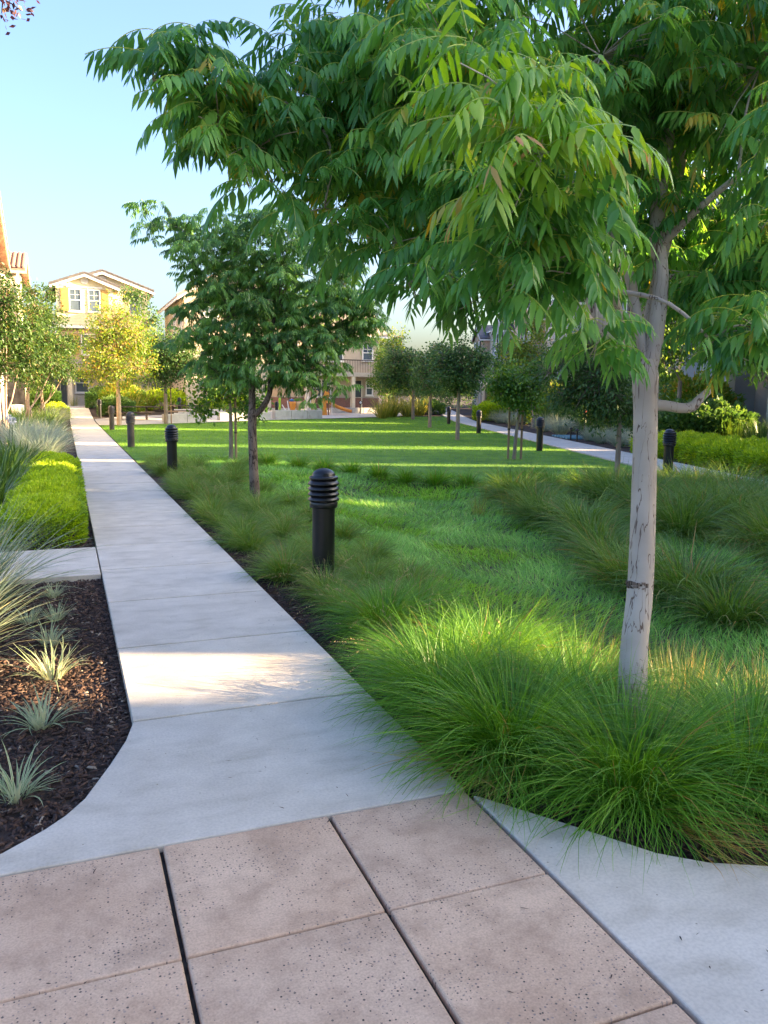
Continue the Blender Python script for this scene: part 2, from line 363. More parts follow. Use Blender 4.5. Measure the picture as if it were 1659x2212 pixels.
def bark_mat(name, c_lo, c_hi, crack, cscale=22, stretch=0.10, amount=0.021):
    m, n, l, p = newmat(name)
    tc = n.new('ShaderNodeTexCoord')
    mp = n.new('ShaderNodeMapping'); mp.inputs['Scale'].default_value = (1, 1, stretch)
    l.new(tc.outputs['Object'], mp.inputs['Vector'])
    t0 = n.new('ShaderNodeTexNoise'); t0.inputs['Scale'].default_value = 30; t0.inputs['Detail'].default_value = 3
    l.new(mp.outputs[0], t0.inputs['Vector'])
    mm = n.new('ShaderNodeMix'); mm.data_type = 'RGBA'; mm.blend_type = 'ADD'; mm.inputs[0].default_value = 0.025
    l.new(mp.outputs[0], mm.inputs[6]); l.new(t0.outputs['Color'], mm.inputs[7])
    vn = n.new('ShaderNodeTexNoise'); vn.inputs['Scale'].default_value = cscale; vn.inputs['Detail'].default_value = 2.5; vn.inputs['Roughness'].default_value = 0.6
    l.new(mm.outputs[2], vn.inputs['Vector'])
    vs = n.new('ShaderNodeMath'); vs.operation = 'SUBTRACT'; vs.inputs[1].default_value = 0.5; l.new(vn.outputs['Fac'], vs.inputs[0])
    va = n.new('ShaderNodeMath'); va.operation = 'ABSOLUTE'; l.new(vs.outputs[0], va.inputs[0])
    t1 = n.new('ShaderNodeTexNoise'); t1.inputs['Scale'].default_value = 5; t1.inputs['Detail'].default_value = 5
    l.new(tc.outputs['Object'], t1.inputs['Vector'])
    r1 = ramp(n, [(0.3, c_lo), (0.7, c_hi)]); l.new(t1.outputs['Fac'], r1.inputs[0])
    t2 = n.new('ShaderNodeTexNoise'); t2.inputs['Scale'].default_value = 3.3; t2.inputs['Detail'].default_value = 3
    l.new(tc.outputs['Object'], t2.inputs['Vector'])
    th = n.new('ShaderNodeMapRange'); th.inputs[1].default_value = 0.36; th.inputs[2].default_value = 0.62; th.inputs[3].default_value = 0.004; th.inputs[4].default_value = amount
    l.new(t2.outputs['Fac'], th.inputs[0])
    dv = n.new('ShaderNodeMath'); dv.operation = 'DIVIDE'; l.new(va.outputs[0], dv.inputs[0]); l.new(th.outputs[0], dv.inputs[1])
    rc = ramp(n, [(0.5, (1, 1, 1)), (1.0, (0, 0, 0))]); l.new(dv.outputs[0], rc.inputs[0])
    mx = n.new('ShaderNodeMix'); mx.data_type = 'RGBA'
    l.new(rc.outputs[0], mx.inputs[0]); l.new(r1.outputs[0], mx.inputs[6]); mx.inputs[7].default_value = (*crack, 1)
    l.new(mx.outputs[2], p.inputs['Base Color'])
    p.inputs['Roughness'].default_value = 0.8; p.inputs['Specular IOR Level'].default_value = 0.2
    iv = n.new('ShaderNodeMath'); iv.operation = 'SUBTRACT'; iv.inputs[0].default_value = 1; l.new(rc.outputs[0], iv.inputs[1])
    b = n.new('ShaderNodeBump'); b.inputs['Strength'].default_value = 0.5; b.inputs['Distance'].default_value = 0.006
    l.new(iv.outputs[0], b.inputs['Height']); l.new(b.outputs[0], p.inputs['Normal'])
    return m
M['bark'] = bark_mat('pale_bark', (0.42, 0.345, 0.28), (0.56, 0.475, 0.40), (0.17, 0.115, 0.085))
M['bark_dark'] = bark_mat('dark_bark', (0.15, 0.10, 0.075), (0.27, 0.20, 0.155), (0.06, 0.04, 0.03), 26, 0.2, 0.07)
M['bark_young'] = noise_mat('young_bark', (0.20, 0.15, 0.11), (0.32, 0.25, 0.19), 14, 0.8, 0.4, 60, stretch=(1, 1, 0.3))
M['bark_smooth'] = noise_mat('smooth_bark', (0.34, 0.23, 0.16), (0.48, 0.35, 0.26), 6, 0.7, stretch=(1, 1, 0.4))
M['stake'] = noise_mat('stake_wood', (0.24, 0.15, 0.085), (0.36, 0.24, 0.14), 10, 0.8, 0.3, 50, stretch=(1, 1, 0.1))
M['rubber'] = noise_mat('rubber', (0.012, 0.012, 0.012), (0.02, 0.02, 0.02), 20, 0.7)
M['black_metal'] = noise_mat('black_metal', (0.006, 0.006, 0.0065), (0.011, 0.011, 0.012), 7, 0.32, spec=0.5, bump=0.05, bscale=120)
M['brownish_metal'] = noise_mat('brownish_metal', (0.045, 0.035, 0.028), (0.085, 0.065, 0.05), 5, 0.5, spec=0.5)  # paler, browner bollard metal, used on two bollards of the left path
M['lens'] = noise_mat('frosted_lens', (0.26, 0.25, 0.24), (0.34, 0.33, 0.32), 8, 0.4)
M['white_paint'] = noise_mat('white_paint', (0.72, 0.70, 0.66), (0.8, 0.78, 0.74), 3, 0.6)
M['cream'] = noise_mat('cream_paint', (0.62, 0.55, 0.42), (0.68, 0.61, 0.48), 2, 0.7)
M['yellow_siding'] = noise_mat('yellow_siding', (0.68, 0.60, 0.38), (0.73, 0.64, 0.42), 2, 0.7)
M['tan'] = noise_mat('tan_stucco', (0.42, 0.31, 0.20), (0.48, 0.36, 0.24), 3, 0.9, 0.3, 120)
M['beige'] = noise_mat('beige_stucco', (0.48, 0.39, 0.29), (0.54, 0.44, 0.33), 3, 0.9, 0.3, 120)
M['greige'] = noise_mat('greige_stucco', (0.40, 0.36, 0.30), (0.45, 0.41, 0.35), 3, 0.9, 0.3, 120)
M['grey_siding'] = noise_mat('grey_siding', (0.34, 0.36, 0.38), (0.40, 0.42, 0.44), 2, 0.75)
M['batten'] = noise_mat('batten_board', (0.36, 0.28, 0.20), (0.42, 0.33, 0.25), 2, 0.75)
M['shutter'] = noise_mat('ochre_shutter', (0.44, 0.25, 0.07), (0.50, 0.29, 0.09), 4, 0.6)
M['roof_tile'] = noise_mat('clay_tile', (0.26, 0.13, 0.10), (0.42, 0.27, 0.20), 2.5, 0.8, 0.3, 40)
M['roof_grey'] = noise_mat('grey_roof_tile', (0.085, 0.08, 0.085), (0.15, 0.135, 0.135), 2.5, 0.8)
M['roof_tan'] = noise_mat('tan_roof_tile', (0.30, 0.24, 0.19), (0.40, 0.33, 0.26), 2.5, 0.8)
M['door'] = noise_mat('slate_door', (0.045, 0.06, 0.075), (0.06, 0.078, 0.095), 3, 0.5)
M['glass'] = noise_mat('window_glass', (0.06, 0.085, 0.11), (0.10, 0.13, 0.16), 1.2, 0.08, spec=0.9)
M['stone'] = noise_mat('stone_veneer', (0.22, 0.17, 0.12), (0.42, 0.34, 0.25), 3.0, 0.9, 0.6, 25)
M['orange'] = noise_mat('orange_plastic', (0.62, 0.23, 0.035), (0.68, 0.27, 0.05), 3, 0.4)
M['tan_plastic'] = noise_mat('tan_plastic', (0.55, 0.36, 0.17), (0.62, 0.42, 0.21), 3, 0.45)
M['lime_paint'] = noise_mat('lime_paint', (0.28, 0.50, 0.03), (0.33, 0.56, 0.05), 3, 0.4)
M['blue_plastic'] = noise_mat('blue_plastic', (0.02, 0.09, 0.28), (0.03, 0.12, 0.33), 3, 0.4)
M['brown_plastic'] = noise_mat('brown_plastic', (0.20, 0.10, 0.05), (0.26, 0.13, 0.07), 3, 0.5)
M['dark_slat'] = noise_mat('dark_slat', (0.03, 0.022, 0.018), (0.055, 0.04, 0.032), 3, 0.6)
M['red_paint'] = noise_mat('red_paint', (0.55, 0.03, 0.03), (0.6, 0.05, 0.05), 3, 0.5)
M['teal'] = noise_mat('teal_stripe', (0.10, 0.24, 0.30), (0.14, 0.30, 0.36), 3, 0.7)

def brick_mat():
    m, n, l, p = newmat('red_brick')
    tc = n.new('ShaderNodeTexCoord'); mp = n.new('ShaderNodeMapping'); mp.inputs['Rotation'].default_value = (R(90), 0, 0)
    b = n.new('ShaderNodeTexBrick'); b.inputs['Scale'].default_value = 4.5
    b.inputs['Color1'].default_value = (0.26, 0.09, 0.065, 1); b.inputs['Color2'].default_value = (0.17, 0.065, 0.05, 1); b.inputs['Mortar'].default_value = (0.34, 0.28, 0.24, 1)
    l.new(tc.outputs['Object'], mp.inputs[0]); l.new(mp.outputs[0], b.inputs['Vector']); l.new(b.outputs[0], p.inputs['Base Color'])
    p.inputs['Roughness'].default_value = 0.9
    return m
M['brick'] = brick_mat()

# ------------------------------------------------------------------ the ground
def grid_terrain():
    xs = np.concatenate([[-900, -200, -60], np.arange(-14, 34.01, 0.5), [60, 200, 900]])
    ys = np.concatenate([[-900, -200, -40], np.arange(-8, 80.01, 0.5), [120, 300, 1200]])
    X, Y = np.meshgrid(xs, ys)
    Z = zt(X, Y)
    V = np.stack([X.ravel(), Y.ravel(), Z.ravel()], 1)
    nx = len(xs); i = np.arange(len(ys) - 1)[:, None] * nx + np.arange(nx - 1)[None]
    F = np.stack([i, i + 1, i + nx + 1, i + nx], -1).reshape(-1, 4)
    return np_mesh('ground', V, F, M['soil'], smooth=True)
tag(obj('ground', grid_terrain()), kind='structure')

D_ROW = np.array([0.3173, 0.9483])      # direction of the right footpath and of the house row
N_ROW = np.array([0.9483, -0.3173])
def row(d, n):                           # row coordinates to world x,y
    p = D_ROW * d + N_ROW * n
    return float(p[0]), float(p[1])

def drape(name, poly, mat, lift=0.02, step=0.6, parent=None):
    """sheet that follows the terrain inside a polygon: fan-cut grid clipped by bmesh"""
    import bmesh
    bm = bmesh.new()
    bm.faces.new([bm.verts.new((x, y, 0)) for x, y in poly])
    xs = [p[0] for p in poly]; ys = [p[1] for p in poly]
    for k in np.arange(math.floor(min(xs)), max(xs), step):
        bmesh.ops.bisect_plane(bm, geom=bm.verts[:] + bm.edges[:] + bm.faces[:], plane_co=(k, 0, 0), plane_no=(1, 0, 0))
    for k in np.arange(math.floor(min(ys)), max(ys), step):
        bmesh.ops.bisect_plane(bm, geom=bm.verts[:] + bm.edges[:] + bm.faces[:], plane_co=(0, k, 0), plane_no=(0, 1, 0))
    for v in bm.verts: v.co.z = float(zt(v.co.x, v.co.y)) + lift
    me = bpy.data.meshes.new(name); bm.to_mesh(me); bm.free(); me.materials.append(mat)
    for p in me.polygons:
        if p.normal.z < 0: p.flip()
    return obj(name, me, parent)

def in_poly(x, y, poly):
    x = np.asarray(x); y = np.asarray(y); c = np.zeros(x.shape, bool)
    n = len(poly)
    for i in range(n):
        x1, y1 = poly[i]; x2, y2 = poly[(i + 1) % n]
        cond = ((y1 > y) != (y2 > y)) & (x < (x2 - x1) * (y - y1) / (y2 - y1 + 1e-12) + x1)
        c ^= cond
    return c

LAWN = [(1.53, 19.4), (3.2, 21.6), (4.5, 19.6), (5.6, 17.2), (6.9, 15.2), (8.4, 14.5), (10.2, 14.8), (11.6, 13.9), row(18.0, 6.96), row(56.0, 6.96), (20.8, 50.6), (14.8, 48.6), (11.3, 47.4), (7.0, 44.8), (2.6, 41.6), (1.53, 41.3)]
lawn = tag(drape('lawn', LAWN, M['lawn_soil'], 0.022), kind='structure')
tag(drape('far_plaza', [(1.53, 41.4), (2.6, 41.7), (7.0, 44.9), (11.3, 47.5), (14.8, 48.7), (20.8, 50.7), (24, 53.5), (24, 57.5), (8, 57.5), (8, 52.5), (3.2, 50.3), (1.53, 48)], M['concrete'], 0.05), kind='structure')

# left footpath: separate slabs with tooled joints, on a dark bed
PX0, PX1 = 0.25, 1.47
path = tag(drape('footpath', [(PX0 + .01, 3.9), (PX1 - .01, 3.9), (PX1 - .01, 60), (PX0 + .01, 60)], M['joint'], 0.005), kind='structure')
ys = [3.97, 5.19, 6.40, 7.62, 8.84] + [8.84 + 1.22 * k for k in range(1, 43)]
for y0, y1 in zip(ys[:-1], ys[1:]):
    b = MB(); g = 0.010
    za, zb = float(zt(0.8, y0)) + 0.05, float(zt(0.8, y1)) + 0.05
    V = [(PX0, y0 + g, za - .1), (PX1, y0 + g, za - .1), (PX1, y1 - g, zb - .1), (PX0, y1 - g, zb - .1), (PX0, y0 + g, za), (PX1, y0 + g, za), (PX1, y1 - g, zb), (PX0, y1 - g, zb)]
    b.add(V, [(3, 2, 1, 0), (4, 5, 6, 7), (0, 1, 5, 4), (1, 2, 6, 5), (2, 3, 7, 6), (3, 0, 4, 7)])
    o = b.build('slab', M['concrete'], path)
    if y0 < 14: bevel(o, 0.003, 1)
# flared apron where the path meets the plaza
o = MB().prism([(-3.6, 2.79), (1.47, 2.79), (1.47, 3.963), (0.25, 3.963), (0.2, 3.75), (0.12, 3.52), (0.01, 3.24), (-0.06, 3.13), (-0.13, 3.05), (-0.27, 2.93), (-0.45, 2.87), (-0.8, 2.84), (-3.6, 2.83)], -0.1, 0.0).build('apron_slab', M['concrete'], path); bevel(o, .006)
# side walk to the left
o = MB().box(-4.0, 0.238, 7.43, 8.78, -0.1, 0.004).build('side_slab', M['concrete'], path); bevel(o, .006)

# pink paved plaza
plaza = tag(MB().box(-3.6, 1.465, -2.2, 2.78, -0.12, -0.022).build('paved_plaza', M['joint']), kind='structure')
px = [-3.48, -2.86, -2.23, -1.61, -0.985, -0.36, 0.255, 0.88, 1.468]
py = [2.785, 2.165, 1.54, 0.92, 0.30, -0.32, -0.94, -1.56]
for i in range(len(px) - 1):
    for j in range(len(py) - 1):
        dz = random.uniform(-.0015, .0015)
        o = MB().box(px[i] + .007, px[i + 1] - .007, py[j + 1] + .004, py[j] - .004, -0.06, dz).build('paver', M['paver'], plaza)
        bevel(o, 0.007, 2)
# concrete apron on the right of the pavers
right_apron = tag(MB().prism([(1.48, -2.0), (5.5, -2.0), (5.5, 1.78), (3.2, 1.80), (2.6, 1.85), (2.21, 1.94), (2.03, 2.03), (1.9, 2.14), (1.72, 2.41), (1.5, 2.72), (1.48, 2.74)], -0.1, -0.002).build('right_apron', M['concrete']), kind='structure')
bevel(right_apron, .006)

# right footpath
rpath = tag(drape('right_footpath', [row(6, 7.01), row(6, 8.43), row(66, 8.43), row(66, 7.01)], M['joint'], 0.033), kind='structure')
for k in range(0, 40):
    d0 = 6 + k * 1.5; d1 = d0 + 1.5
    V = []
    for zz in (-.1, 0):
        for dd, nn in ((d0 + .005, 7.0), (d0 + .005, 8.44), (d1 - .005, 8.44), (d1 - .005, 7.0)):
            x, y = row(dd, nn); V.append((x, y, float(zt(x, y)) * (1 if y > 40 else 0) - (0 if y > 40 else .05) + .05 + zz))
    MB().add(V, [(0, 1, 2, 3), (7, 6, 5, 4), (1, 0, 4, 5), (2, 1, 5, 6), (3, 2, 6, 7), (0, 3, 7, 4)]).build('slab', M['concrete'], rpath)

# ------------------------------------------------------------------ foliage generators
def blades(roots, az, L, lean, droop, w, tint, segs=5, flat=0.0, seed=0, tip_tint=0.0):
    """curved ribbons; returns V,F,T (quads)"""
    g = np.random.default_rng(seed)
    N = len(az); s = np.linspace(0, 1, segs + 1)
    th = lean[:, None] + droop[:, None] * (s[None] ** 1.2)
    thm = (th[:, 1:] + th[:, :-1]) / 2
    st = (L / segs)[:, None]
    h = np.concatenate([np.zeros((N, 1)), np.cumsum(np.sin(thm) * st, 1)], 1)
    v = np.concatenate([np.zeros((N, 1)), np.cumsum(np.cos(thm) * st, 1)], 1)
    azs = az[:, None] + (g.normal(0, .25, N))[:, None] * s[None]
    P = np.stack([roots[:, 0:1] + h * np.cos(azs), roots[:, 1:2] + h * np.sin(azs), roots[:, 2:3] + v], -1)
    tw = g.uniform(-.9, .9, N)[:, None] if flat == 0 else np.zeros((N, 1))
    side = np.stack([-np.sin(azs) * np.cos(tw), np.cos(azs) * np.cos(tw), np.sin(tw) * np.ones_like(azs)], -1)
    ww = (w[:, None] * np.clip(1.0 - s[None] ** 2.2, 0.04, 1) * np.minimum(1, .55 + s[None] * 2))[..., None]
    A = P - side * ww * .5; B = P + side * ww * .5
    V = np.stack([A, B], 2).reshape(-1, 3)
    base = (np.arange(N) * (segs + 1) * 2)[:, None] + (np.arange(segs) * 2)[None]
    F = np.stack([base, base + 1, base + 3, base + 2], -1).reshape(-1, 4)
    T = np.clip(tint[:, None] + tip_tint * s[None], 0, 1)
    T = np.repeat(T[..., None], 2, 2).reshape(-1)
    return V, F, T

def join(parts):
    Vs, Fs, Ts = [], [], []; b = 0
    for V, F, T in parts:
        Vs.append(V); Fs.append(F + b); Ts.append(T); b += len(V)
    return np.concatenate(Vs), np.concatenate(Fs), np.concatenate(Ts)

def unit(a): return a / (np.linalg.norm(a, axis=-1, keepdims=True) + 1e-9)

def leaves(pos, axis, wdir, L, w, tint, bend=0.15, fold=0.12):
    """lanceolate leaves, 8 triangles each"""
    N = len(pos); axis = unit(axis); wdir = unit(wdir - axis * np.sum(wdir * axis, -1, keepdims=True)); nrm = np.cross(axis, wdir)
    dn = np.array([0, 0, -1.0])
    L = L[:, None]; w = w[:, None]
    def c(s): return pos + axis * L * s + dn * L * bend * s * s
    p0 = c(0.0); p3 = c(1.0)
    c1 = c(.32) - nrm * w * fold; c2 = c(.66) - nrm * w * fold
    l1 = c(.32) - wdir * w * .5; r1 = c(.32) + wdir * w * .5
    l2 = c(.66) - wdir * w * .38; r2 = c(.66) + wdir * w * .38
    V = np.stack([p0, l1, c1, r1, l2, c2, r2, p3], 1).reshape(-1, 3)
    f = np.array([[0, 1, 2], [0, 2, 3], [1, 4, 5], [1, 5, 2], [2, 5, 6], [2, 6, 3], [4, 7, 5], [5, 7, 6]])
    F = (np.arange(N) * 8)[:, None, None] + f[None]
    return V, F.reshape(-1, 3), np.repeat(tint, 8)

def small_leaves(pos, axis, wdir, L, w, tint):
    """simple folded leaves, 4 triangles each"""
    N = len(pos); axis = unit(axis); wdir = unit(wdir - axis * np.sum(wdir * axis, -1, keepdims=True)); nrm = np.cross(axis, wdir)
    L = L[:, None]; w = w[:, None]
    m = pos + axis * L * .45
    V = np.stack([pos, m - wdir * w * .5, m - nrm * w * .12, m + wdir * w * .5, pos + axis * L], 1).reshape(-1, 3)
    f = np.array([[0, 1, 2], [0, 2, 3], [1, 4, 2], [2, 4, 3]])
    F = (np.arange(N) * 5)[:, None, None] + f[None]
    return V, F.reshape(-1, 3), np.repeat(tint, 5)

def fronds(base, az, el0, length, droop, tint, pairs=7, ll=0.092, lw=0.026, seed=0, curl=0.0):
    """pinnate leaves: a rachis with paired hanging leaflets (triangles)"""
    g = np.random.default_rng(seed)
    N = len(az); K = 10
    s = np.linspace(0, 1, K + 1)
    el = el0[:, None] - droop[:, None] * s[None]
    azs = az[:, None] + g.normal(0, .25, N)[:, None] * s[None]
    D = np.stack([np.cos(el) * np.cos(azs), np.cos(el) * np.sin(azs), np.sin(el)], -1)
    st = (length / K)[:, None, None]
    P = np.concatenate([base[:, None], base[:, None] + np.cumsum((D[:, 1:] + D[:, :-1]) / 2 * st, 1)], 1)
    side = np.stack([-np.sin(azs), np.cos(azs), np.zeros_like(azs)], -1)
    parts = []
    # rachis: two-sided thin ribbon made of triangles
    rw = 0.0022
    A = P - np.array([0, 0, 1.]) * rw; B = P + np.array([0, 0, 1.]) * rw * .3 + side * rw
    V = np.stack([A, B], 2).reshape(-1, 3)
    b = (np.arange(N) * (K + 1) * 2)[:, None] + (np.arange(K) * 2)[None]
    F = np.concatenate([np.stack([b, b + 1, b + 3], -1).reshape(-1, 3), np.stack([b, b + 3, b + 2], -1).reshape(-1, 3)])
    parts.append((V, F, np.ones(len(V))))
    sj = np.linspace(.22, .97, pairs)
    for j, t in enumerate(sj):
        k = t * K; k0 = int(min(k, K - 1)); fr = k - k0
        p = P[:, k0] * (1 - fr) + P[:, k0 + 1] * fr
        d = unit(D[:, k0] * (1 - fr) + D[:, k0 + 1] * fr); sd = side[:, k0]
        size = (.62 + .38 * math.sin(math.pi * (0.18 + 0.72 * t))) * np.where(g.uniform(0, 1, N) < .05, .12, 1.0)
        if j == pairs - 1: size *= .9
        for sg in (-1, 1):
            dwn = g.uniform(.35, 1.0, N)[:, None]
            ax = d * (g.uniform(.25, .5, N)[:, None] + .35 * t) + sd * sg * g.uniform(.55, .9, N)[:, None] + np.array([0, 0, -1.]) * dwn
            parts.append(leaves(p, ax, d + g.normal(0, .15, (N, 3)), ll * size * g.uniform(.7, 1.2, N) * (length / .26), lw * size * g.uniform(.7, 1.2, N) * (length / .26),
                                np.clip(tint + g.normal(0, .06, N) + curl * t, 0, .86), bend=.12 + .35 * g.uniform(0, 1, (N, 1))))
    return join(parts)

def clump(name, N, rad, L, w, mat, lean=(.1, 1.0), droop=(.5, 1.6), seed=0, segs=6, tint=(.15, .75), dry=0.05, seeds=0, tip=0.12):
    """arching grass clump mesh at the origin"""
    g = np.random.default_rng(seed)
    az = g.uniform(0, 2 * np.pi, N); r = rad * np.sqrt(g.uniform(0, 1, N))
    a2 = az + g.normal(0, .5, N)
    roots = np.stack([r * np.cos(a2), r * np.sin(a2), np.zeros(N)], 1)
    LL = L * g.uniform(.6, 1.15, N)
    le = g.uniform(*lean, N) * (.35 + .65 * r / rad); dr = g.uniform(*droop, N)
    t = g.uniform(*tint, N); t = np.where(g.uniform(0, 1, N) < dry, g.uniform(.9, 1, N), t)
    V, F, T = blades(roots, az, LL, le, dr, w * g.uniform(.7, 1.3, N), t, segs, seed=seed + 1, tip_tint=tip)
    V[:, 2] = np.maximum(V[:, 2], 0.004 + 0.02 * np.abs(np.sin(V[:, 0] * 37)))
    me = np_mesh(name, V, F, mat, T)
    return me

def seed_stalks(N, rad, L, seed):
    g = np.random.default_rng(seed)
    az = g.uniform(0, 2 * np.pi, N); r = rad * g.uniform(0, 1, N)
    roots = np.stack([r * np.cos(az), r * np.sin(az), np.zeros(N)], 1)
    A = blades(roots, az, L * g.uniform(.8, 1.2, N), g.uniform(.1, .6, N), g.uniform(.8, 2.0, N), np.full(N, .0042), g.uniform(0, .6, N), 8, seed=seed)
    V, F, T = A
    tips = V.reshape(N, 9, 2, 3).mean(2)
    extra = [A]
    for k in range(10):
        f = .74 + .026 * k; kk = f * 8; k0 = int(min(kk, 7)); fr = kk - k0
        p = tips[:, k0] * (1 - fr) + tips[:, k0 + 1] * fr
        a2 = g.uniform(0, 6.28, N)
        extra.append(blades(p, a2, np.full(N, .018), np.full(N, .8), np.full(N, .4), np.full(N, .008), g.uniform(.4, 1, N), 2, seed=seed + k))
    return np_mesh('seed_stalks', *join(extra)[:2], M['seed'], join(extra)[2])

# ------------------------------------------------------------------ trees
def lobe_points(lobes, n, g, shell=.55):
    """n points spread through a list of (x,y,z,r) lobes by surface area, denser near the surface"""
    L = np.array(lobes); w = L[:, 3] ** 2; idx = g.choice(len(L), n, p=w / w.sum())
    d = unit(g.normal(0, 1, (n, 3))); r = g.uniform(0, 1, n) ** shell
    return L[idx, :3] + d * (L[idx, 3] * r)[:, None], idx, d

def wiggle(a, b, n, amp, g):
    a = np.array(a); b = np.array(b); t = np.linspace(0, 1, n)[:, None]
    p = a + (b - a) * t; o = g.normal(0, amp, (n, 3)); o[0] = 0; o[-1] = 0
    return [tuple(q) for q in (p + o)]

def smooth_path(pts, k=4):
    """Catmull-Rom through points"""
    P = [np.array(p, float) for p in pts]; P = [2 * P[0] - P[1]] + P + [2 * P[-1] - P[-2]]
    out = []
    for i in range(1, len(P) - 2):
        for t in np.linspace(0, 1, k, endpoint=False):
            a, b, c, d = P[i - 1], P[i], P[i + 1], P[i + 2]
            out.append(.5 * (2 * b + (c - a) * t + (2 * a - 5 * b + 4 * c - d) * t * t + (3 * b - a - 3 * c + d) * t ** 3))
    out.append(P[-2]); return out

def limbs_to_lobes(root, base_world, trunk_top, lobes, r0, mat, g, name='limb', sides=6):
    """one limb from the trunk top to every lobe, branching off nearer limbs; in root-local coordinates"""
    nodes = [np.array(trunk_top, float)]; rad = [r0]
    order = sorted(range(len(lobes)), key=lambda i: np.linalg.norm(np.array(lobes[i][:3]) - nodes[0]))
    for i in order:
        c = np.array(lobes[i][:3])
        cost = [np.linalg.norm(c - n) + (0.35 * np.linalg.norm(n - nodes[0])) + (2 if n[2] > c[2] + .3 else 0) for n in nodes]
        j = int(np.argmin(cost)); a = nodes[j]; ra = rad[j] * .72
        mid = (a + c) / 2 + np.array([0, 0, .08]) * np.linalg.norm(c - a) + g.normal(0, .04, 3) * np.linalg.norm(c - a)
        pts = smooth_path([a, mid, c], 4)
        rr = list(np.linspace(ra, max(ra * .45, .003), len(pts)))
        b = MB(); b.tube([tuple(p - base_world) for p in pts], rr, sides); b.build(name, mat, root)
        nodes += [mid, c]; rad += [ra * .75, max(ra * .5, .004)]
    return nodes

def twig_mesh(pairs_, base, r, mat, name='twigs'):
    """thin three-sided twigs from a to b"""
    A = np.array([p[0] for p in pairs_]) - base; B = np.array([p[1] for p in pairs_]) - base
    t = unit(B - A); u = unit(np.cross(t, np.array([.3, .2, .9]))); v = np.cross(t, u)
    mid = (A + B) / 2 + np.array([0, 0, .06]) * np.linalg.norm(B - A, axis=1)[:, None]
    V = []
    for P, q in ((A, 1.0), (mid, .8), (B, .5)):
        for k in range(3):
            an = 2.094 * k; V.append(P + (u * math.cos(an) + v * math.sin(an)) * r * q)
    V = np.stack(V, 1).reshape(-1, 3); N = len(A)
    f = []
    for s_ in (0, 3):
        for k in range(3):
            k2 = (k + 1) % 3; f.append([s_ + k, s_ + k2, s_ + 3 + k2, s_ + 3 + k])
    F = (np.arange(N) * 9)[:, None, None] + np.array(f)[None]
    return np_mesh(name, V, F.reshape(-1, 4), mat)

def leafy_tree(name, base, trunk, r0, lobes, mat, bark, label, n_leaf, leaf=(.07, .04), seed=0, group=None, clus=14, spread=.16, tint=(.1, .8), hang=.5, pods=0, limb_r=.55, stems=None):
    """small tree: trunk, limbs to each lobe, leaf clusters"""
    g = np.random.default_rng(seed)
    root = empty(name, base); bw = np.array(base, float)
    tag(root, label, 'tree', group)
    tb = MB(); tb.tube([tuple(np.array(p) - bw) for p in smooth_path([p[:3] for p in trunk], 4)], np.interp(np.linspace(0, 1, (len(trunk) - 1) * 4 + 1), np.linspace(0, 1, len(trunk)), [p[3] for p in trunk]), 10)
    tb.build('trunk', bark, root)
    if stems:
        for st in stems:
            MB().tube([tuple(np.array(p) - bw) for p in smooth_path([p[:3] for p in st], 4)], np.linspace(st[0][3], st[-1][3], (len(st) - 1) * 4 + 1), 8).build('stem', bark, root)
    limbs_to_lobes(root, bw, trunk[-1][:3], lobes, trunk[-1][3] * limb_r / .72, bark, g)
    nc = max(8, n_leaf // clus)
    C, idx, dirs = lobe_points(lobes, nc, g)
    L = np.array(lobes)
    root_me = twig_mesh([(L[i, :3] + (c - L[i, :3]) * .15, c) for i, c in zip(idx, C)], bw, .006 * (1 + np.mean(L[:, 3])), bark)
    obj('twigs', root_me, root, kind='stuff')
    n = nc * clus
    ci = np.repeat(np.arange(nc), clus)
    pos = C[ci] + g.normal(0, 1, (n, 3)) * (spread * L[idx[ci], 3] ** .5)[:, None]
    ax = dirs[ci] * .6 + g.normal(0, .7, (n, 3)) + np.array([0, 0, -hang])
    wd = g.normal(0, 1, (n, 3)); wd[:, 2] *= .4
    ct = g.uniform(*tint, nc)
    t = np.clip(ct[ci] + g.normal(0, .12, n), 0, 1)
    V, F, T = small_leaves(pos - bw, ax, wd, leaf[0] * g.uniform(.7, 1.25, n), leaf[1] * g.uniform(.7, 1.25, n), t)
    obj('crown', np_mesh('crown', V, F, mat, T), root, kind='stuff')
    if pods:
        P, i2, d2 = lobe_points(lobes, pods, g, .12)
        P = P[d2[:, 2] > -.2] ; m = len(P) ; k = 60
        pp = np.repeat(P, k, 0) + g.normal(0, 1, (m * k, 3)) * np.array([.07, .07, .14])
        V, F, T = small_leaves(pp - bw, g.normal(0, 1, (m * k, 3)), g.normal(0, 1, (m * k, 3)), np.full(m * k, .03), np.full(m * k, .022), g.uniform(0, 1, m * k))
        obj('seed_heads', np_mesh('seed_heads', V, F, M['seedpod'], T), root, kind='stuff')
    return root

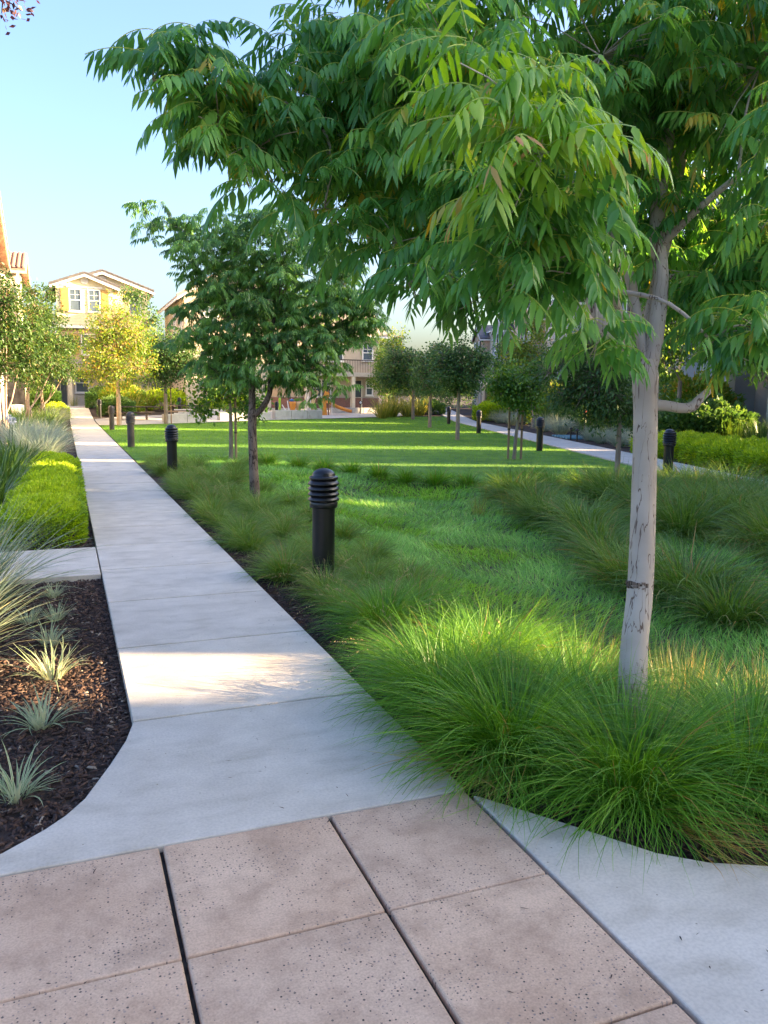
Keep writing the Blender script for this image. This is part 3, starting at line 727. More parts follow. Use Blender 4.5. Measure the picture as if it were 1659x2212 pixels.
def frond_tree(name, base, lobes, label, tips, per_tip, mat, seed, flen=.24, trunk=None, limbs=None, bark=None, keep=0, young=None, group=None, twig_r=.0035, grow=1.25):
    g = np.random.default_rng(seed)
    root = empty(name, base); bw = np.array(base, float)
    tag(root, label, 'tree', group)
    rr = np.interp(np.linspace(0, 1, (len(trunk) - 1) * 4 + 1), np.linspace(0, 1, len(trunk)), [p[3] for p in trunk])
    MB().tube([tuple(p - bw) for p in smooth_path([p[:3] for p in trunk], 4)], rr, 20).build('trunk', bark, root)
    nodes = []
    for lm in limbs:
        q = smooth_path([p[:3] for p in lm], 4); n_ = len(q)
        r_ = np.interp(np.linspace(0, 1, n_), np.linspace(0, 1, len(lm)), [p[3] for p in lm])
        MB().tube([tuple(p - bw) for p in q], r_, 12).build('limb', bark, root)
        nodes += [(p, r) for p, r in zip(q, r_)][2:]
    # branches from limbs to lobes
    tw = []
    hubs = []
    for lb in sorted(lobes, key=lambda l: min(np.linalg.norm(np.array(l[:3]) - n[0]) for n in nodes)):
        c = np.array(lb[:3])
        cost = [np.linalg.norm(c - n[0]) + (1.0 if n[0][2] > c[2] + .5 else 0) + (.3 if n[1] < .008 else 0) for n in nodes]
        j = int(np.argmin(cost)); a, ra = nodes[j]; ra = min(max(ra * .6, .005), .022)
        mid = (a + c) / 2 + np.array([0, 0, .10]) * np.linalg.norm(c - a) + g.normal(0, .05, 3) * np.linalg.norm(c - a)
        pts = smooth_path([a, mid, c], 4)
        MB().tube([tuple(p - bw) for p in pts], list(np.linspace(ra, max(ra * .4, .0035), len(pts))), 7).build('branch', bark, root)
        nodes += [(p, max(ra * .6, .004)) for p in pts[3::2]]
        hubs.append(c)
    L = np.array(lobes); L[:, 3] *= grow
    C, idx, dirs = lobe_points(L, tips, g, .45)
    tw = [(L[i, :3] + (c - L[i, :3]) * .05, c) for i, c in zip(idx, C)]
    obj('twigs', twig_mesh(tw, bw, twig_r, bark), root, kind='stuff')
    n = tips * per_tip; ci = np.repeat(np.arange(tips), per_tip)
    az = np.arctan2(dirs[ci, 1], dirs[ci, 0]) * .0 + np.tile(np.arange(per_tip) * 2 * np.pi / per_tip, tips) + g.uniform(0, 6.28, tips)[ci] + g.normal(0, .35, n)
    el0 = g.uniform(-.15, .75, n); dr = g.uniform(.7, 1.7, n); ln = flen * g.uniform(.7, 1.2, n)
    lift = (np.tile(np.arange(per_tip), tips) * .018)[:, None] * np.array([0, 0, 1.])
    tb_ = C[ci] + lift - (dirs[ci] * .02)
    ct = g.uniform(.05, .78, tips); t = np.clip(ct[ci] + g.normal(0, .08, n), .06, .80)
    far = g.uniform(0, 1, n) < .022; t[far] = g.uniform(.84, .9, far.sum())
    isy = np.zeros(n, bool)
    if young is not None: isy = np.isin(idx[ci], young)
    order = np.argsort(np.linalg.norm(tb_ - np.array([0, 0, 1.6]), axis=1))
    part = np.zeros(n, bool); part[order[:keep]] = True
    for sel, m_ in ((~part & ~isy, mat), (~part & isy, M['pist_young'])):
        if sel.sum():
            V, F, T = fronds(tb_[sel] - bw, az[sel], el0[sel], ln[sel], dr[sel], t[sel], seed=seed + 5)
            obj('crown', np_mesh('crown', V, F, m_, T), root, kind='stuff')
    if keep:
        protos = []
        for k in range(14):
            V, F, T = fronds(np.zeros((1, 3)), np.zeros(1), np.array([g.uniform(0, .6)]), np.array([.26]), np.array([g.uniform(.7, 1.6)]), np.array([g.uniform(.15, .8)]), pairs=int(g.integers(6, 8)), seed=100 + k)
            a_ = np_mesh('leaf', V, F, mat, T)
            b_ = a_.copy(); b_.materials[0] = M['pist_young']
            if k >= 10:
                V, F, T = fronds(np.zeros((1, 3)), np.zeros(1), np.array([.4]), np.array([.26]), np.array([1.3]), np.array([.5]), seed=140 + k, curl=.32)
                b_ = np_mesh('leaf', V, F, M['pist_young'], T)
            protos.append((a_, b_))
        for i in order[:keep]:
            a_, b_ = protos[int(g.integers(0, 14))]
            o = bpy.data.objects.new('leaf', b_ if isy[i] else a_)
            o.location = tb_[i] - bw; o.rotation_euler = (g.normal(0, .1), g.normal(0, .12), az[i])
            sc_ = ln[i] / .26; o.scale = (sc_, sc_, sc_)
            link(o, root)
    return root

# ------------------------------------------------------------------ houses
WIN = {}
def window(parent, x, z, y, w=.9, h=1.3, grid=(2, 2), rz=0.0, mat='white_paint', half=True):
    """sash window with its centre at (x,z) on a wall plane facing -y (before rz)"""
    key = (w, h, grid, mat, half)
    if key not in WIN:
        t = .08; f = MB()
        f.box(-w / 2 - t, -w / 2, -.06, .03, -h / 2 - t, h / 2 + t); f.box(w / 2, w / 2 + t, -.06, .03, -h / 2 - t, h / 2 + t)
        f.box(-w / 2, w / 2, -.06, .03, h / 2, h / 2 + t); f.box(-w / 2, w / 2, -.06, .03, -h / 2 - t, -h / 2)
        if half: f.box(-w / 2, w / 2, -.045, .0, -.03, .03)
        p = MB().box(-w / 2, w / 2, -.012, .02, -h / 2, h / 2)
        mu = MB()
        z0, z1 = (.03, h / 2) if half else (-h / 2, h / 2)
        for i in range(1, grid[0]): xx = -w / 2 + w * i / grid[0]; mu.box(xx - .012, xx + .012, -.03, -.013, z0, z1)
        for j in range(1, grid[1]): zz = z0 + (z1 - z0) * j / grid[1]; mu.box(-w / 2, w / 2, -.028, -.0135, zz - .012, zz + .012)
        s = MB().box(-w / 2 - .14, w / 2 + .14, -.12, .03, -h / 2 - t - .07, -h / 2 - t - .003)
        WIN[key] = (f.mesh('window', M[mat]), p.mesh('pane', M['glass']), mu.mesh('muntin', M[mat]), s.mesh('sill', M[mat]))
    f, p, mu, s = WIN[key]
    o = obj('window', f, parent, (x, y, z), (0, 0, rz))
    obj('pane', p, o); obj('muntin', mu, o); obj('sill', s, o)
    return o

def gable_roof(parent, x0, x1, y0, y1, eave, ridge, axis, mat, ov=.45, th=.14, fascia='white_paint', name='roof'):
    """two thick slopes with overhang, plus barge and fascia boards"""
    if axis == 'y':     # ridge runs along y; gable faces -y
        c = (x0 + x1) / 2; k = (ridge - eave) / (c - x0); e = eave - ov * k
        for sx in (-1, 1):
            xe = x0 - ov if sx < 0 else x1 + ov
            poly = [(xe, e), (c, ridge), (c, ridge + th), (xe, e + th)]
            o = MB().extr_y(poly if sx < 0 else poly[::-1], y0 - ov, y1 + ov).build(name, mat, parent)
            pf = [(xe, e - .16), (c, ridge - .16), (c, ridge - .004), (xe, e - .004)]
            MB().extr_y(pf if sx < 0 else pf[::-1], y0 - ov - .004, y0 - ov + .06).build('fascia', M[fascia], o)
            MB().box(min(xe, xe - .05 * sx), max(xe, xe - .05 * sx), y0 - ov + .065, y1 + ov, e - .14, e - .006).build('gutter', M[fascia], o)
    else:
        c = (y0 + y1) / 2; k = (ridge - eave) / (c - y0); e = eave - ov * k
        for sy in (-1, 1):
            ye = y0 - ov if sy < 0 else y1 + ov
            poly = [(ye, e), (c, ridge), (c, ridge + th), (ye, e + th)]
            o = MB().extr_x(poly, x0 - ov, x1 + ov).build(name, mat, parent)
            for xa in (x0 - ov - .004, x1 + ov - .056):
                MB().extr_x([(ye, e - .16), (c, ridge - .16), (c, ridge - .004), (ye, e - .004)], xa, xa + .06).build('fascia', M[fascia], o)
            MB().box(x0 - ov + .065, x1 + ov - .065, min(ye, ye + .1 * sy), max(ye, ye + .1 * sy), e - .12, e - .006).build('gutter', M[fascia], o)

def body(parent, x0, x1, y0, y1, z0, eave, ridge, axis, mat, name='wall'):
    if axis == 'y':
        c = (x0 + x1) / 2
        return MB().extr_y([(x0, z0), (x1, z0), (x1, eave), (c, ridge), (x0, eave)], y0, y1).build(name, M[mat], parent)
    c = (y0 + y1) / 2
    return MB().extr_x([(y0, z0), (y1, z0), (y1, eave), (c, ridge), (y0, eave)], x0, x1).build(name, M[mat], parent)

def rake_tiles(parent, x0, x1, y, eave, ridge, mat, ov=.45, n=9, th=.14):
    """row of tile ends lying along the front edge of a gable facing -y"""
    c = (x0 + x1) / 2; k = (ridge - eave) / (c - x0); a = math.atan(k)
    run = (c - x0 + ov) / n
    me = MB().box(0, run / math.cos(a) * .98, -.02, .3, 0, .075).mesh('roof_tile', mat)
    for i in range(n):
        xx = x0 - ov + i * run; zz = eave - ov * k + i * run * k + th
        o = obj('roof_tile', me, parent, (xx, y - ov, zz), (0, -a + .06, 0))
        o2 = obj('roof_tile', me, parent, (2 * c - xx, y - ov + .28, zz), (0, -a + .06, math.pi))

# yellow house at the end of the footpath ------------------------------------------------
hA = empty('yellow_house', (0, 62, 0)); tag(hA, 'three-storey yellow house with two gables and ochre shutters at the path end', 'house')
body(hA, -.25, 6.0, 1.3, 12, 0, 8.95, 10.05, 'y', 'yellow_siding')
gable_roof(hA, -.25, 6.0, 1.3, 12, 8.95, 10.05, 'y', M['roof_grey'], .45)
rake_tiles(hA, -.25, 6.0, 1.3, 8.95, 10.05, M['roof_grey'], .45, 10)
body(hA, -.25, 3.55, 0, 1.28, 6.2, 8.93, 9.65, 'y', 'yellow_siding', 'bay_wall')
gable_roof(hA, -.25, 3.55, 0, 1.0, 8.93, 9.65, 'y', M['roof_grey'], .42)
rake_tiles(hA, -.25, 3.55, 0, 8.93, 9.65, M['roof_grey'], .42, 7)
for k in range(15):                                   # lapped boards of the bay
    z = 6.24 + k * .2
    xa, xb = -.235, 3.535
    if z + .2 > 8.9:
        cut = max(0, (z + .2 - 8.93)) / (9.65 - 8.93) * 1.9; xa += cut; xb -= cut
    if xb - xa > .5:
        MB().extr_x([(-.035, z), (-.006, z), (-.006, z + .197), (-.014, z + .197)], xa, xb).build('siding_board', M['yellow_siding'], hA)
MB().box(-.33, 3.63, -.1, 1.3, 5.98, 6.19).build('belt_trim', M['white_paint'], hA)
body(hA, -.2, 3.5, .25, 1.29, 3.4, 5.7, 5.97, 'y', 'tan', 'middle_wall')
MB().box(-.2, 6.02, .9, 1.29, 0, 3.3).build('ground_wall', M['greige'], hA)
for cx, z in ((1.65, 9.25), ):
    v = MB().lathe([(.26, 0), (.26, .05), (.2, .05), (.2, .02)], 24).build('vent', M['white_paint'], hA, (cx, -.03, z), (R(90), 0, 0))
    for q in range(-3, 4): MB().box(-math.sqrt(max(.01, .04 - (q * .05) ** 2)), math.sqrt(max(.01, .04 - (q * .05) ** 2)), q * .05 - .012, q * .05 + .012, .03, .05).build('louvre', M['white_paint'], v)
v = MB().lathe([(.28, 0), (.28, .05), (.22, .05), (.22, .02)], 24).build('vent', M['white_paint'], hA, (2.9, 1.27, 9.55), (R(90), 0, 0))
for q in range(-3, 4): MB().box(-math.sqrt(max(.01, .046 - (q * .055) ** 2)), math.sqrt(max(.01, .046 - (q * .055) ** 2)), q * .055 - .012, q * .055 + .012, .03, .05).build('louvre', M['white_paint'], v)
for x in (1.0, 2.25): window(hA, x, 7.9, -.04, .68, 1.4)
for x in (.3, 2.95):
    s = MB().box(-.26, .26, -.07, 0, -.78, .78).build('shutter', M['shutter'], hA, (x, -.04, 7.9))
    for z0, z1 in ((-.7, -.06), (.06, .7)): MB().box(-.19, .19, -.085, -.0705, z0, z1).build('panel', M['shutter'], s)
MB().box(.45, 2.8, -.1, -.04, 8.75, 8.85).build('window_head', M['white_paint'], hA)
window(hA, 5.1, 7.9, 1.26, .7, 1.3)
window(hA, 1.75, 4.9, .21, .8, 1.3)
MB().box(.5, 1.1, .17, .249, 4.2, 5.6).build('shutter', M['shutter'], hA)
# porch
pr = MB().extr_x([(-.9, 3.28), (.95, 3.95), (.95, 4.05), (-.9, 3.4)], -.35, 4.2).build('porch_roof', M['roof_tan'], hA)
for k in range(8):
    y = -.9 + k * .23; z = 3.4 + (y + .9) * (.65 / 1.85)
    MB().extr_x([(y, z + .005), (y + .26, z + .095), (y + .26, z + .15), (y, z + .06)], -.37, 4.22).build('tile_course', M['roof_tan'], pr)
MB().box(-.3, 4.15, -.8, -.5, 3.0, 3.27).build('porch_beam', M['cream'], hA)
for x in (.42, 3.9): MB().box(x - .15, x + .15, -.8, -.5, 0, 3.0).build('porch_column', M['cream'], hA)
window(hA, 1.25, 2.2, .87, .8, 1.25)
MB().box(-.2, .2, .85, .9, .6, 2.7).build('door', M['door'], hA)
MB().box(-.35, 4.2, -.9, .89, 0, .62).build('porch_floor', M['wall_concrete'], hA)

# beige house behind the lawn ------------------------------------------------------------
hB = empty('beige_house', (0, 58, 0)); tag(hB, 'beige house with brick base, balcony and dark door beyond the lawn', 'house')
body(hB, 7.5, 13.2, -3, 8, 0, 7.95, 9.6, 'y', 'beige')
gable_roof(hB, 7.5, 13.2, -3, 8, 7.95, 9.6, 'y', M['roof_tan'], .5)
rake_tiles(hB, 7.5, 13.2, -3, 7.95, 9.6, M['roof_tan'], .5, 9)
body(hB, 13.22, 22.2, 0, 8.2, 0, 6.2, 8.6, 'x', 'beige', 'side_wall')
gable_roof(hB, 13.6, 22.2, 0, 8.2, 6.2, 8.6, 'x', M['roof_tan'], .5)
MB().box(13.3, 22.215, -.06, -.004, 0, 1.35).build('brick_base', M['brick'], hB)
MB().box(13.3, 22.23, -.1, -.005, 1.352, 1.42).build('base_cap', M['greige'], hB)
MB().box(13.25, 22.4, -1.5, .0, 2.9, 3.2).build('balcony_deck', M['greige'], hB)
for x in (16.2, 19.72): MB().box(x - .13, x + .13, -1.45, -1.18, .5, 2.9).build('porch_column', M['cream'], hB)
rl = MB().box(13.3, 22.3, -1.45, -1.4, 4.05, 4.12).build('balcony_rail', M['dark_slat'], hB)
me = MB().box(-.012, .012, -.012, .012, 3.2, 4.05).mesh('baluster', M['dark_slat'])
for k in range(70): obj('baluster', me, rl, (13.4 + k * .127, -1.425, 0))
MB().box(13.3, 22.3, -1.5, -.1, 0, .58).build('porch_floor', M['wall_concrete'], hB)
dr = MB().box(20.02, 20.8, -.05, .0, .6, 2.62).build('door', M['door'], hB)
MB().box(20.2, 20.6, -.07, -.0505, 1.5, 2.45).build('door_light', M['glass'], dr)
MB().box(20.7, 20.75, -.1, -.0505, 1.45, 1.6).build('handle', M['black_metal'], dr)
MB().box(19.93, 20.015, -.07, 0, .6, 2.72).build('door_trim', M['cream'], hB); MB().box(20.805, 20.89, -.07, 0, .6, 2.72).build('door_trim', M['cream'], hB)
window(hB, 18.05, 2.05, -.03, .62, 1.15, (2, 3)); window(hB, 17.3, 2.05, -.03, .62, 1.15, (2, 3)); window(hB, 21.45, 2.1, -.03, .42, .95)
window(hB, 21.3, 4.7, -.03, .7, 1.0); window(hB, 18.6, 4.7, -.03, 1.4, 1.2); window(hB, 15.5, 4.7, -.03, .8, 1.2)
for x in (9.2, 11.4): window(hB, x, 6.5, -3.03, .8, 1.3); window(hB, x, 3.6, -3.03, .8, 1.3)
MB().box(7.4, 13.25, -3.12, -3.004, 4.95, 5.15).build('belt_trim', M['white_paint'], hB)
for z in (6.4, 3.5): window(hB, 7.5 - .03, z, 1.6, .8, 1.3, rz=R(-90)); window(hB, 7.5 - .03, z, -1.6, .6, 1.3, rz=R(-90))
MB().box(7.42, 7.5, -2.99, 7.9, 4.9, 5.1).build('belt_trim', M['white_paint'], hB)

# tile-roofed houses on the left ---------------------------------------------------------
def tiled_slope(parent, p0, ux, uy, nx, ny, wx, wy, mat):
    """barrel tiles laid on a slope: p0 lower left, ux along the eave, uy up the slope"""
    n = 7; V = []; F = []
    for yy, rr in ((0, 1.08), (1, .9)):
        for k in range(n):
            a = math.pi * k / (n - 1); V.append((wx * .5 - math.cos(a) * wx * .46 * rr, yy * wy * 1.15, math.sin(a) * wx * .42 * rr + .02 * (1 - yy)))
    for k in range(n - 1): F.append((k, k + 1, n + k + 1, n + k))
    F.append(tuple(range(n))[::-1])
    me = MB().add(V, F, True).mesh('roof_tile', mat)
    ux = Vector(ux).normalized(); uy = Vector(uy).normalized(); uz = ux.cross(uy)
    rot = Matrix((ux, uy, uz)).transposed().to_euler()
    for i in range(nx):
        for j in range(ny):
            obj('roof_tile', me, parent, Vector(p0) + ux * wx * i + uy * wy * j, rot)

hL = empty('tile_roof_house', (-2.6, 38, 0)); tag(hL, 'cream house with stacked clay tile gables at the left edge', 'house')
body(hL, -9, 0, -6, 5.6, 0, 7.55, 9.75, 'x', 'cream')
gable_roof(hL, -9, 0, -6, 5.6, 7.55, 9.75, 'x', M['roof_tile'], .45, fascia='cream')
me = MB().box(-.14, .14, 0, .42, 0, .09).mesh('roof_tile', M['roof_tile'])
aL = math.atan(2.2 / 5.8)
for k in range(15):
    for sy in (-1, 1):
        obj('roof_tile', me, hL, (.33, -.2 + sy * (.15 + k * .4), 9.75 + .14 - k * .4 * math.tan(aL)), (0, 0, 0) if sy > 0 else (0, 0, math.pi)).rotation_euler[0] = -aL + .08
MB().box(.0, .25, 4.2, 5.6, 3.2, 6.9).build('corner_pier', M['cream'], hL)
for z in (2.2, 5.4):
    for y in (-3.6, 0, 3.0): window(hL, .03, z, y, 1.0, 1.4, rz=R(90))
hM = empty('stone_base_house', (-2.2, 48, 0)); tag(hM, 'house with stone veneer base and red barrel tile roof behind the crape myrtles', 'house')
body(hM, -9, 0, 3.0, 9.5, 0, 8.35, 9.55, 'x', 'cream')
gable_roof(hM, -9, 0, 3.0, 9.5, 8.35, 9.55, 'x', M['roof_tile'], .5, fascia='cream')
kM = 1.2 / 3.25
tiled_slope(hM, (-3.4, 2.45, 8.35 - .5 * kM + .15), (1, 0, 0), (0, 1, kM), 15, 13, .26, .28, M['roof_tile'])
MB().box(-2.5, .55, 2.3, 2.46, 8.0, 8.14).build('gutter', M['beige'], hM)
MB().tube([(.2, 2.4, 8.0), (.2, 2.7, 7.6), (.15, 2.9, 7.3), (.15, 2.92, .4)], .05, 8).build('downpipe', M['cream'], hM)
st = MB().box(-.75, .3, -2.6, -1.4, 0, 3.0).build('stone_pier', M['stone'], hM)
g_ = np.random.default_rng(3)
for side in range(2):                                   # veneer stones on the two visible faces
    z = .02
    while z < 2.9:
        h_ = g_.uniform(.09, .17); u = 0
        while u < 1.02:
            w_ = g_.uniform(.16, .42); w_ = min(w_, 1.04 - u); d_ = g_.uniform(.02, .05)
            if w_ > .05:
                if side == 0: MB().box(-.74 + u + .005, -.74 + u + w_ - .005, -2.6 - d_, -2.601, z + .005, z + h_ - .005).build('stone', M['stone'], st)
                else: MB().box(.301, .3 + d_, -2.6 + u + .005, -2.6 + u + w_ - .005, z + .005, z + h_ - .005).build('stone', M['stone'], st)
            u += w_
        z += h_
MB().box(-.9, .4, -2.75, -1.3, 3.0, 3.15).build('pier_cap', M['cream'], hM)
MB().box(-.6, 1.0, -2.2, 2.98, 3.4, 3.7).build('porch_beam', M['cream'], hM)
MB().box(-.02, .04, 4.0, 5.1, .4, 2.7).build('door', M['white_paint'], hM)
for y in (4.4, 7.3): window(hM, .03, 6.6, y, 1.0, 1.4, rz=R(90))
for x in (-.15,): MB().box(x - .14, x + .14, 2.2, 2.5, 0, 3.39).build('porch_column', M['cream'], hM)

# row of houses along the right footpath ------------------------------------------------
ROT_ROW = math.atan2(-N_ROW[0], N_ROW[1])
def row_house(d0, d1, wallm, trim, label, style, n0=15.2, dep=11.0, eave=8.3, ridge=11.0, z0=0.0):
    x, y = row(d1, n0)
    o = empty('row_house', (x, y, z0), ROT_ROW)         # local x runs back towards the camera, local y away from the path
    tag(o, label, 'house', 'houses along the right footpath')
    w = d1 - d0
    body(o, 0, w, 0, dep, -.1, eave, ridge, 'x', wallm)
    gable_roof(o, 0, w, 0, dep, eave, ridge, 'x', M['roof_tan' if style % 2 else 'roof_grey'], .12)
    c = w * .3
    body(o, .4, w * .58, -.8, -.006, -.1, 7.6, 9.0, 'y', 'batten' if style % 2 else 'grey_siding', 'bay_wall')
    gable_roof(o, .4, w * .58, -.8, .6, 7.6, 9.0, 'y', M['roof_grey'], .3)
    if style % 2:
        for k in range(int((w * .58 - .4) / .4)): MB().box(.55 + k * .4, .6 + k * .4, -.84, -.802, 3.0, 7.5).build('batten', M['batten'], o)
    else:
        for k in range(22): MB().extr_x([(-.835, 3.1 + k * .2), (-.806, 3.1 + k * .2), (-.806, 3.295 + k * .2), (-.815, 3.295 + k * .2)], .42, w * .58 - .02).build('siding_board', M['grey_siding'], o)
    for z in (4.4, 6.6):
        for xx in (.4 + (w * .58 - .4) * .28, .4 + (w * .58 - .4) * .72):
            window(o, xx, z, -.85, .75, 1.3)
            for sx in (-1, 1): MB().box(xx + sx * .62 - .17, xx + sx * .62 + .17, -.9, -.842, z - .72, z + .72).build('shutter', M['dark_slat'], o)
        window(o, w * .8, z, -.03, .9, 1.3)
    MB().box(w * .62, w - .1, -1.4, -.006, 2.75, 3.0).build('porch_roof', M[trim], o)
    MB().box(w * .72, w * .72 + .95, -.05, -.004, .3, 2.45).build('door', M['door'], o)
    for xx in (w * .62 + .15, w - .25): MB().box(xx - .12, xx + .12, -1.35, -1.1, 0, 2.75).build('porch_column', M[trim], o)
    window(o, .4 + (w * .58 - .4) * .5, 1.6, -.83, 1.6, 1.3, (4, 2))
    MB().box(.38, w * .58 + .02, -.86, -.803, -.1, .9).build('stone_base', M['stone'], o)
    return o
GAPS = [(3.42, 4.45), (12.4, 13.1), (18.1, 19.0), (23.9, 25.7), (34.8, 36.7), (45.6, 47.4), (56.2, 58.2)]
edges = [(-8.0, GAPS[0][0])] + [(GAPS[i][1], GAPS[i + 1][0]) for i in range(len(GAPS) - 1)] + [(GAPS[-1][1], 67.0), (69.0, 79), (81, 91)]
RL = ['tan battened row house standing nearest the camera, right of the plaza', 'narrow tan row house beyond the right edge, before the backlit tree', 'grey sided row house behind the bright green mound shrubs on the right', 'tan battened row house behind the white-trunked tree at right',
      'grey sided row house behind the two-staked lawn tree', 'tan battened row house fourth along the right footpath beyond the staked tree', 'grey sided row house with dark shutters behind the round lawn trees',
      'tan battened row house far along the right footpath', 'grey sided row house near the far end of the right footpath', 'tan battened row house at the far end of the right footpath']
for i, (a, b) in enumerate(edges):
    row_house(a, b, ['beige', 'greige'][i % 2], 'cream', RL[i], max(i, 1))

# ------------------------------------------------------------------ main tree
MAIN = [(0.48, 3.43, 2.86, 0.06), (0.36, 3.35, 2.76, 0.09), (0.42, 3.3, 2.58, 0.10), (0.56, 3.36, 2.84, 0.15), (0.60, 3.31, 2.60, 0.17), (0.78, 3.38, 2.84, 0.14), (0.75, 3.31, 2.56, 0.22), (1.04, 3.37, 2.78, 0.24), (1.14, 3.54, 3.02, 0.14), (0.99, 3.2, 2.33, 0.18), (1.34, 3.42, 2.98, 0.28), (1.29, 3.22, 2.56, 0.28), (1.21, 2.98, 2.18, 0.16), (1.18, 2.79, 2.0, 0.1), (1.28, 2.7, 2.0, 0.13), (1.42, 2.88, 2.75, 0.29), (1.44, 2.8, 2.32, 0.27), (1.42, 2.54, 1.96, 0.13), (1.16, 2.0, 2.37, 0.16), (1.21, 1.96, 2.24, 0.15), (1.32, 2.11, 2.1, 0.17), (1.36, 2.24, 1.98, 0.14), (1.62, 2.44, 1.95, 0.10), (1.90, 2.64, 1.80, 0.07), (2.22, 3.15, 3.06, 0.36), (2.67, 3.38, 2.84, 0.4), (2.89, 3.35, 3.24, 0.4), (2.40, 2.30, 2.60, 0.14), (2.56, 2.42, 2.34, 0.12), (2.93, 3.16, 2.14, 0.22), (2.43, 2.54, 1.78, 0.13), (2.55, 2.51, 1.88, 0.15), (2.16, 4.35, 2.91, 0.58), (3.23, 4.37, 2.96, 0.74), (3.82, 4.06, 2.45, 0.34), (1.61, 4.36, 2.98, 0.45), (2.77, 2.81, 2.97, 0.29), (1.58, 3.77, 3.70, 0.33), (1.64, 3.35, 3.53, 0.39), (2.44, 3.52, 3.88, 0.48), (3.21, 3.44, 3.89, 0.46), (3.41, 2.97, 2.81, 0.43), (3.9, 3.33, 3.54, 0.48), (3.38, 2.88, 2.17, 0.33), (2.04, 4.2, 4.46, 0.48), (2.95, 3.88, 4.71, 0.53)]
m_trunk = [(2.425, 2.95, -.1, .12), (2.43, 2.955, .0, .092), (2.445, 2.98, .14, .072), (2.47, 3.02, .43, .063), (2.51, 3.05, .74, .060), (2.55, 3.12, 1.30, .056), (2.57, 3.16, 1.55, .056), (2.57, 3.175, 1.70, .062), (2.575, 3.18, 1.78, .046)]
m_limbs = [[(2.58, 3.18, 1.72, .044), (2.615, 3.18, 1.86, .040), (2.655, 3.21, 2.17, .037), (2.655, 3.26, 2.45, .035), (2.76, 3.31, 3.04, .029), (2.86, 3.33, 3.41, .025), (2.9, 3.5, 4.1, .02), (2.95, 3.7, 4.6, .012)],
           [(2.585, 3.2, 1.74, .029), (2.66, 3.29, 1.95, .027), (2.75, 3.33, 2.25, .026), (2.83, 3.36, 2.50, .025), (3.0, 3.5, 2.95, .028), (3.3, 3.7, 3.5, .02), (3.6, 3.7, 3.9, .012)],
           [(2.555, 3.19, 1.68, .033), (2.50, 3.22, 1.79, .029), (2.41, 3.27, 1.90, .026), (2.26, 3.38, 2.25, .03), (2.0, 3.42, 2.5, .025), (1.6, 3.45, 2.7, .02), (1.1, 3.4, 2.75, .014), (.6, 3.36, 2.75, .008)],
           [(2.57, 3.18, 1.76, .026), (2.57, 3.26, 1.98, .025), (2.52, 3.36, 2.3, .024), (2.2, 3.6, 2.8, .026), (1.8, 3.7, 3.2, .018), (1.3, 3.7, 3.5, .01)],
           [(2.50, 3.21, 1.82, .026), (2.3, 3.05, 1.98, .022), (2.0, 2.75, 2.1, .018), (1.7, 2.5, 2.15, .015), (1.4, 2.25, 2.2, .011), (1.2, 2.05, 2.35, .007)],
           [(2.58, 3.16, 1.57, .03), (2.66, 3.12, 1.565, .025), (2.73, 3.09, 1.555, .024), (2.775, 3.075, 1.565, .025), (2.80, 3.065, 1.595, .021), (2.85, 3.05, 1.645, .016)],
           [(2.66, 3.22, 2.32, .018), (2.68, 3.0, 2.45, .015), (2.64, 2.75, 2.52, .012), (2.55, 2.55, 2.55, .009), (2.44, 2.36, 2.58, .006)]]
t1 = frond_tree('pistache_tree', (2.43, 2.955, -.05), MAIN, 'large pale-trunked tree with pinnate leaves overhanging the footpath', 1180, 6, M['pist'], 11, .225, m_trunk, m_limbs, M['bark'], keep=290, young=[18, 19])
# pruning ring on the trunk
rg = MB()
for k in range(90):
    a = random.uniform(0, 6.2832); rr = random.uniform(.0565, .0605); zz = random.gauss(0, .007) + .008 * math.sin(a * 2 + 1); w_ = random.uniform(.004, .011); h_ = random.uniform(.0025, .006)
    rg.box(-w_, w_, -.003, .003, zz - h_, zz + h_)
    for i in range(len(rg.v) - 8, len(rg.v)):
        v = rg.v[i]
        rg.v[i] = (math.cos(a) * (rr + v[1]) - math.sin(a) * v[0], math.sin(a) * (rr + v[1]) + math.cos(a) * v[0], v[2])
rg.build('bark_ring', M['bark_dark'], t1, (2.505 - 2.43, 3.05 - 2.955, .73 + .05))

# ------------------------------------------------------------------ mid tree by the path
MID = [(1.39, 13.19, 4.08, 0.32), (1.81, 13.02, 4.02, 0.42), (2.13, 12.85, 3.75, 0.49), (2.57, 12.62, 3.4, 0.6), (2.86, 12.61, 4.03, 0.49), (3.37, 12.36, 3.76, 0.6), (3.08, 12.36, 2.99, 0.7), (2.42, 12.59, 2.78, 0.53), (1.97, 12.8, 3.05, 0.32), (1.88, 12.74, 2.42, 0.42), (3.84, 12.07, 3.07, 0.56), (4.16, 11.95, 3.08, 0.39), (3.98, 11.93, 2.52, 0.49), (3.56, 12.02, 2.03, 0.53), (2.99, 12.3, 2.37, 0.63), (2.39, 12.48, 2.08, 0.46), (2.06, 12.6, 2.0, 0.32), (3.16, 12.13, 1.85, 0.3), (4.31, 11.82, 2.66, 0.28), (2.9, 13.2, 3.2, .7), (3.6, 12.9, 2.8, .6)]
